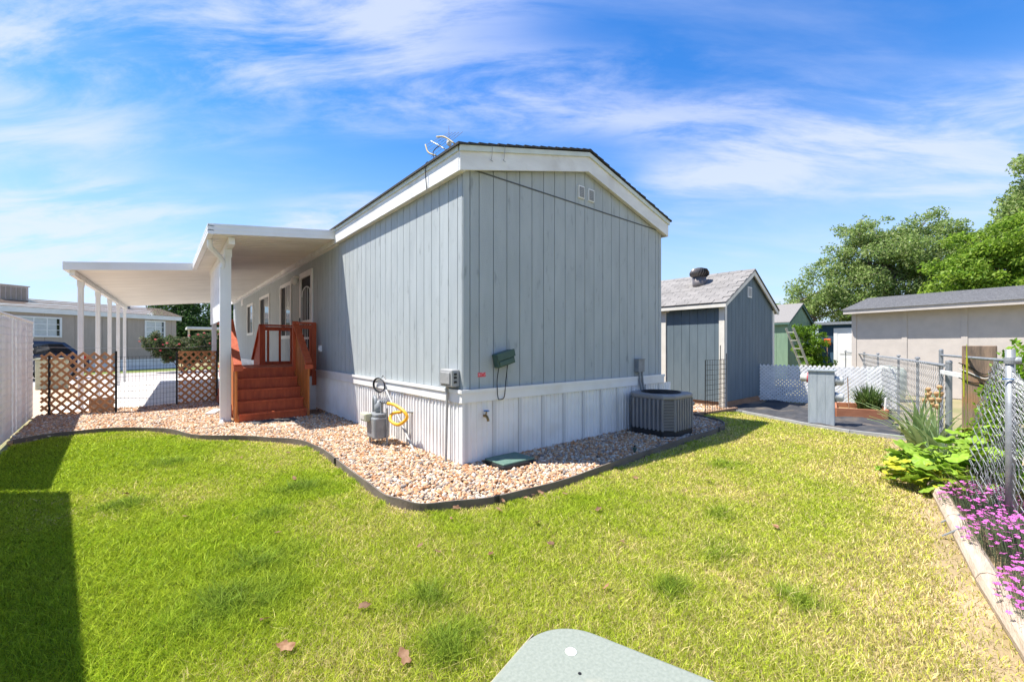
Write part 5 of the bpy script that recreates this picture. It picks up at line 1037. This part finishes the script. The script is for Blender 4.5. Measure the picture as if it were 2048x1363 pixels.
# fallen leaves
dls = []
for k in range(4):
    q = random.Random(90 + k); n = 15; vs = [(0, 0, .004)]; cu = q.uniform(4, 16)
    for ring in (.55, 1):
        for i in range(n):
            t_ = 2 * math.pi * i / n; r_ = (.030 + .017 * abs(math.cos(t_)) + .010 * math.cos(5 * t_ + k)) * ring * q.uniform(.82, 1.12); x, y = r_ * math.cos(t_), r_ * math.sin(t_) * .75
            vs.append((x, y, cu * y * y + 2.5 * x * x * math.sin(k + 1) + q.uniform(-.002, .002) * ring))
    dls.append(MB().add(vs, [(0, 1 + i, 1 + (i + 1) % n) for i in range(n)] + [(1 + i, 1 + n + i, 1 + n + (i + 1) % n, 1 + (i + 1) % n) for i in range(n)]).mesh('fallen_leaf', 'deadleaf', True))
rg = random.Random(8)
for i, (x, y) in enumerate([(-.43, -1.69), (-.73, -2.57), (1.6, -2.07), (-2.26, -1.65), (-2.22, -1.93), (-1.84, -2.33), (-1.84, -1.86), (.14, -1.83), (-.9, -1.2), (-.5, -1.3), (.2, -1.4), (-2.9, 1.2), (-1.6, .7), (-1.9, 2.0), (.9, -2.9), (-.2, -2.3), (1.1, -1.55), (-1.25, -1.6), (-2.5, .2), (-.15, -1.24), (-.35, -1.17), (-1.4, 1.9), (2.6, -1.25), (-.75, -1.04), (-.05, -1.235), (.05, -1.23), (1.9, -1.14), (-1.0, -1.85), (-.6, -2.0), (-1.3, -1.45), (-2.0, -.6)]):
    o = link('fallen_leaf', dls[i % 4], loc=(x, y, .045), rot=(rg.uniform(-.5, .5), rg.uniform(-.5, .5), rg.uniform(0, 6.28))); k = rg.uniform(.45, .85); o.scale = (k, k, k); tag(o, 'curled dry brown leaf lying on the lawn', 'leaf', 'dry leaves scattered over the lawn')
for i, (x, y) in enumerate([(-3.3, 7.4), (-2.9, 7.95), (-2.5, 8.2), (-3.6, 6.9), (-.3, 1.1)]):
    o = link('fallen_leaf', dls[i % 4], loc=(x, y, .065), rot=(rg.uniform(-.5, .5), rg.uniform(-.5, .5), rg.uniform(0, 6.28))); o.scale = (1.2, 1.2, 1.2); tag(o, 'curled dry brown leaf lying on the gravel', 'leaf', 'dry leaves on the gravel')

# ------------------------------------------------------------------ foreground utility cabinet
UC = thing('utility_cabinet', 'pale green metal utility cabinet with rounded corner in the foreground lawn', 'utility cabinet', (-2.1, -3.5, 0))
Rm = Matrix.Translation((-1.935, -3.315, 0)) @ Matrix.Rotation(R(197), 4, 'Z')       # local +x, +y run back from the rounded corner
def uc(mb, nm, m, parent=UC, bevel=0):
    mb.v = [tuple(Rm @ Vector(p)) for p in mb.v]; return mb.build(nm, m, parent, bevel=bevel)
uc(MB().rbox(.012, .60, .012, .62, -.03, .715, .108, 10), 'body', 'tbox')
lid = uc(MB().rbox(0, .61, 0, .63, .70, .75, .12, 14), 'lid', 'tbox', bevel=.009)
uc(MB().box(.07, .55, -.0025, -.0004, .708, .742), 'rust_streak', 'rust', lid)
uc(MB().lathe((.085, .10, .7505), [(.0125, 0), (.011, .0012), (.003, .0016)], 11), 'bird_dropping', 'whitepl', lid)
uc(MB().lathe((.13, .14, .7503), [(.004, 0), (.003, .001)], 7), 'dirt_speck', 'black', lid)
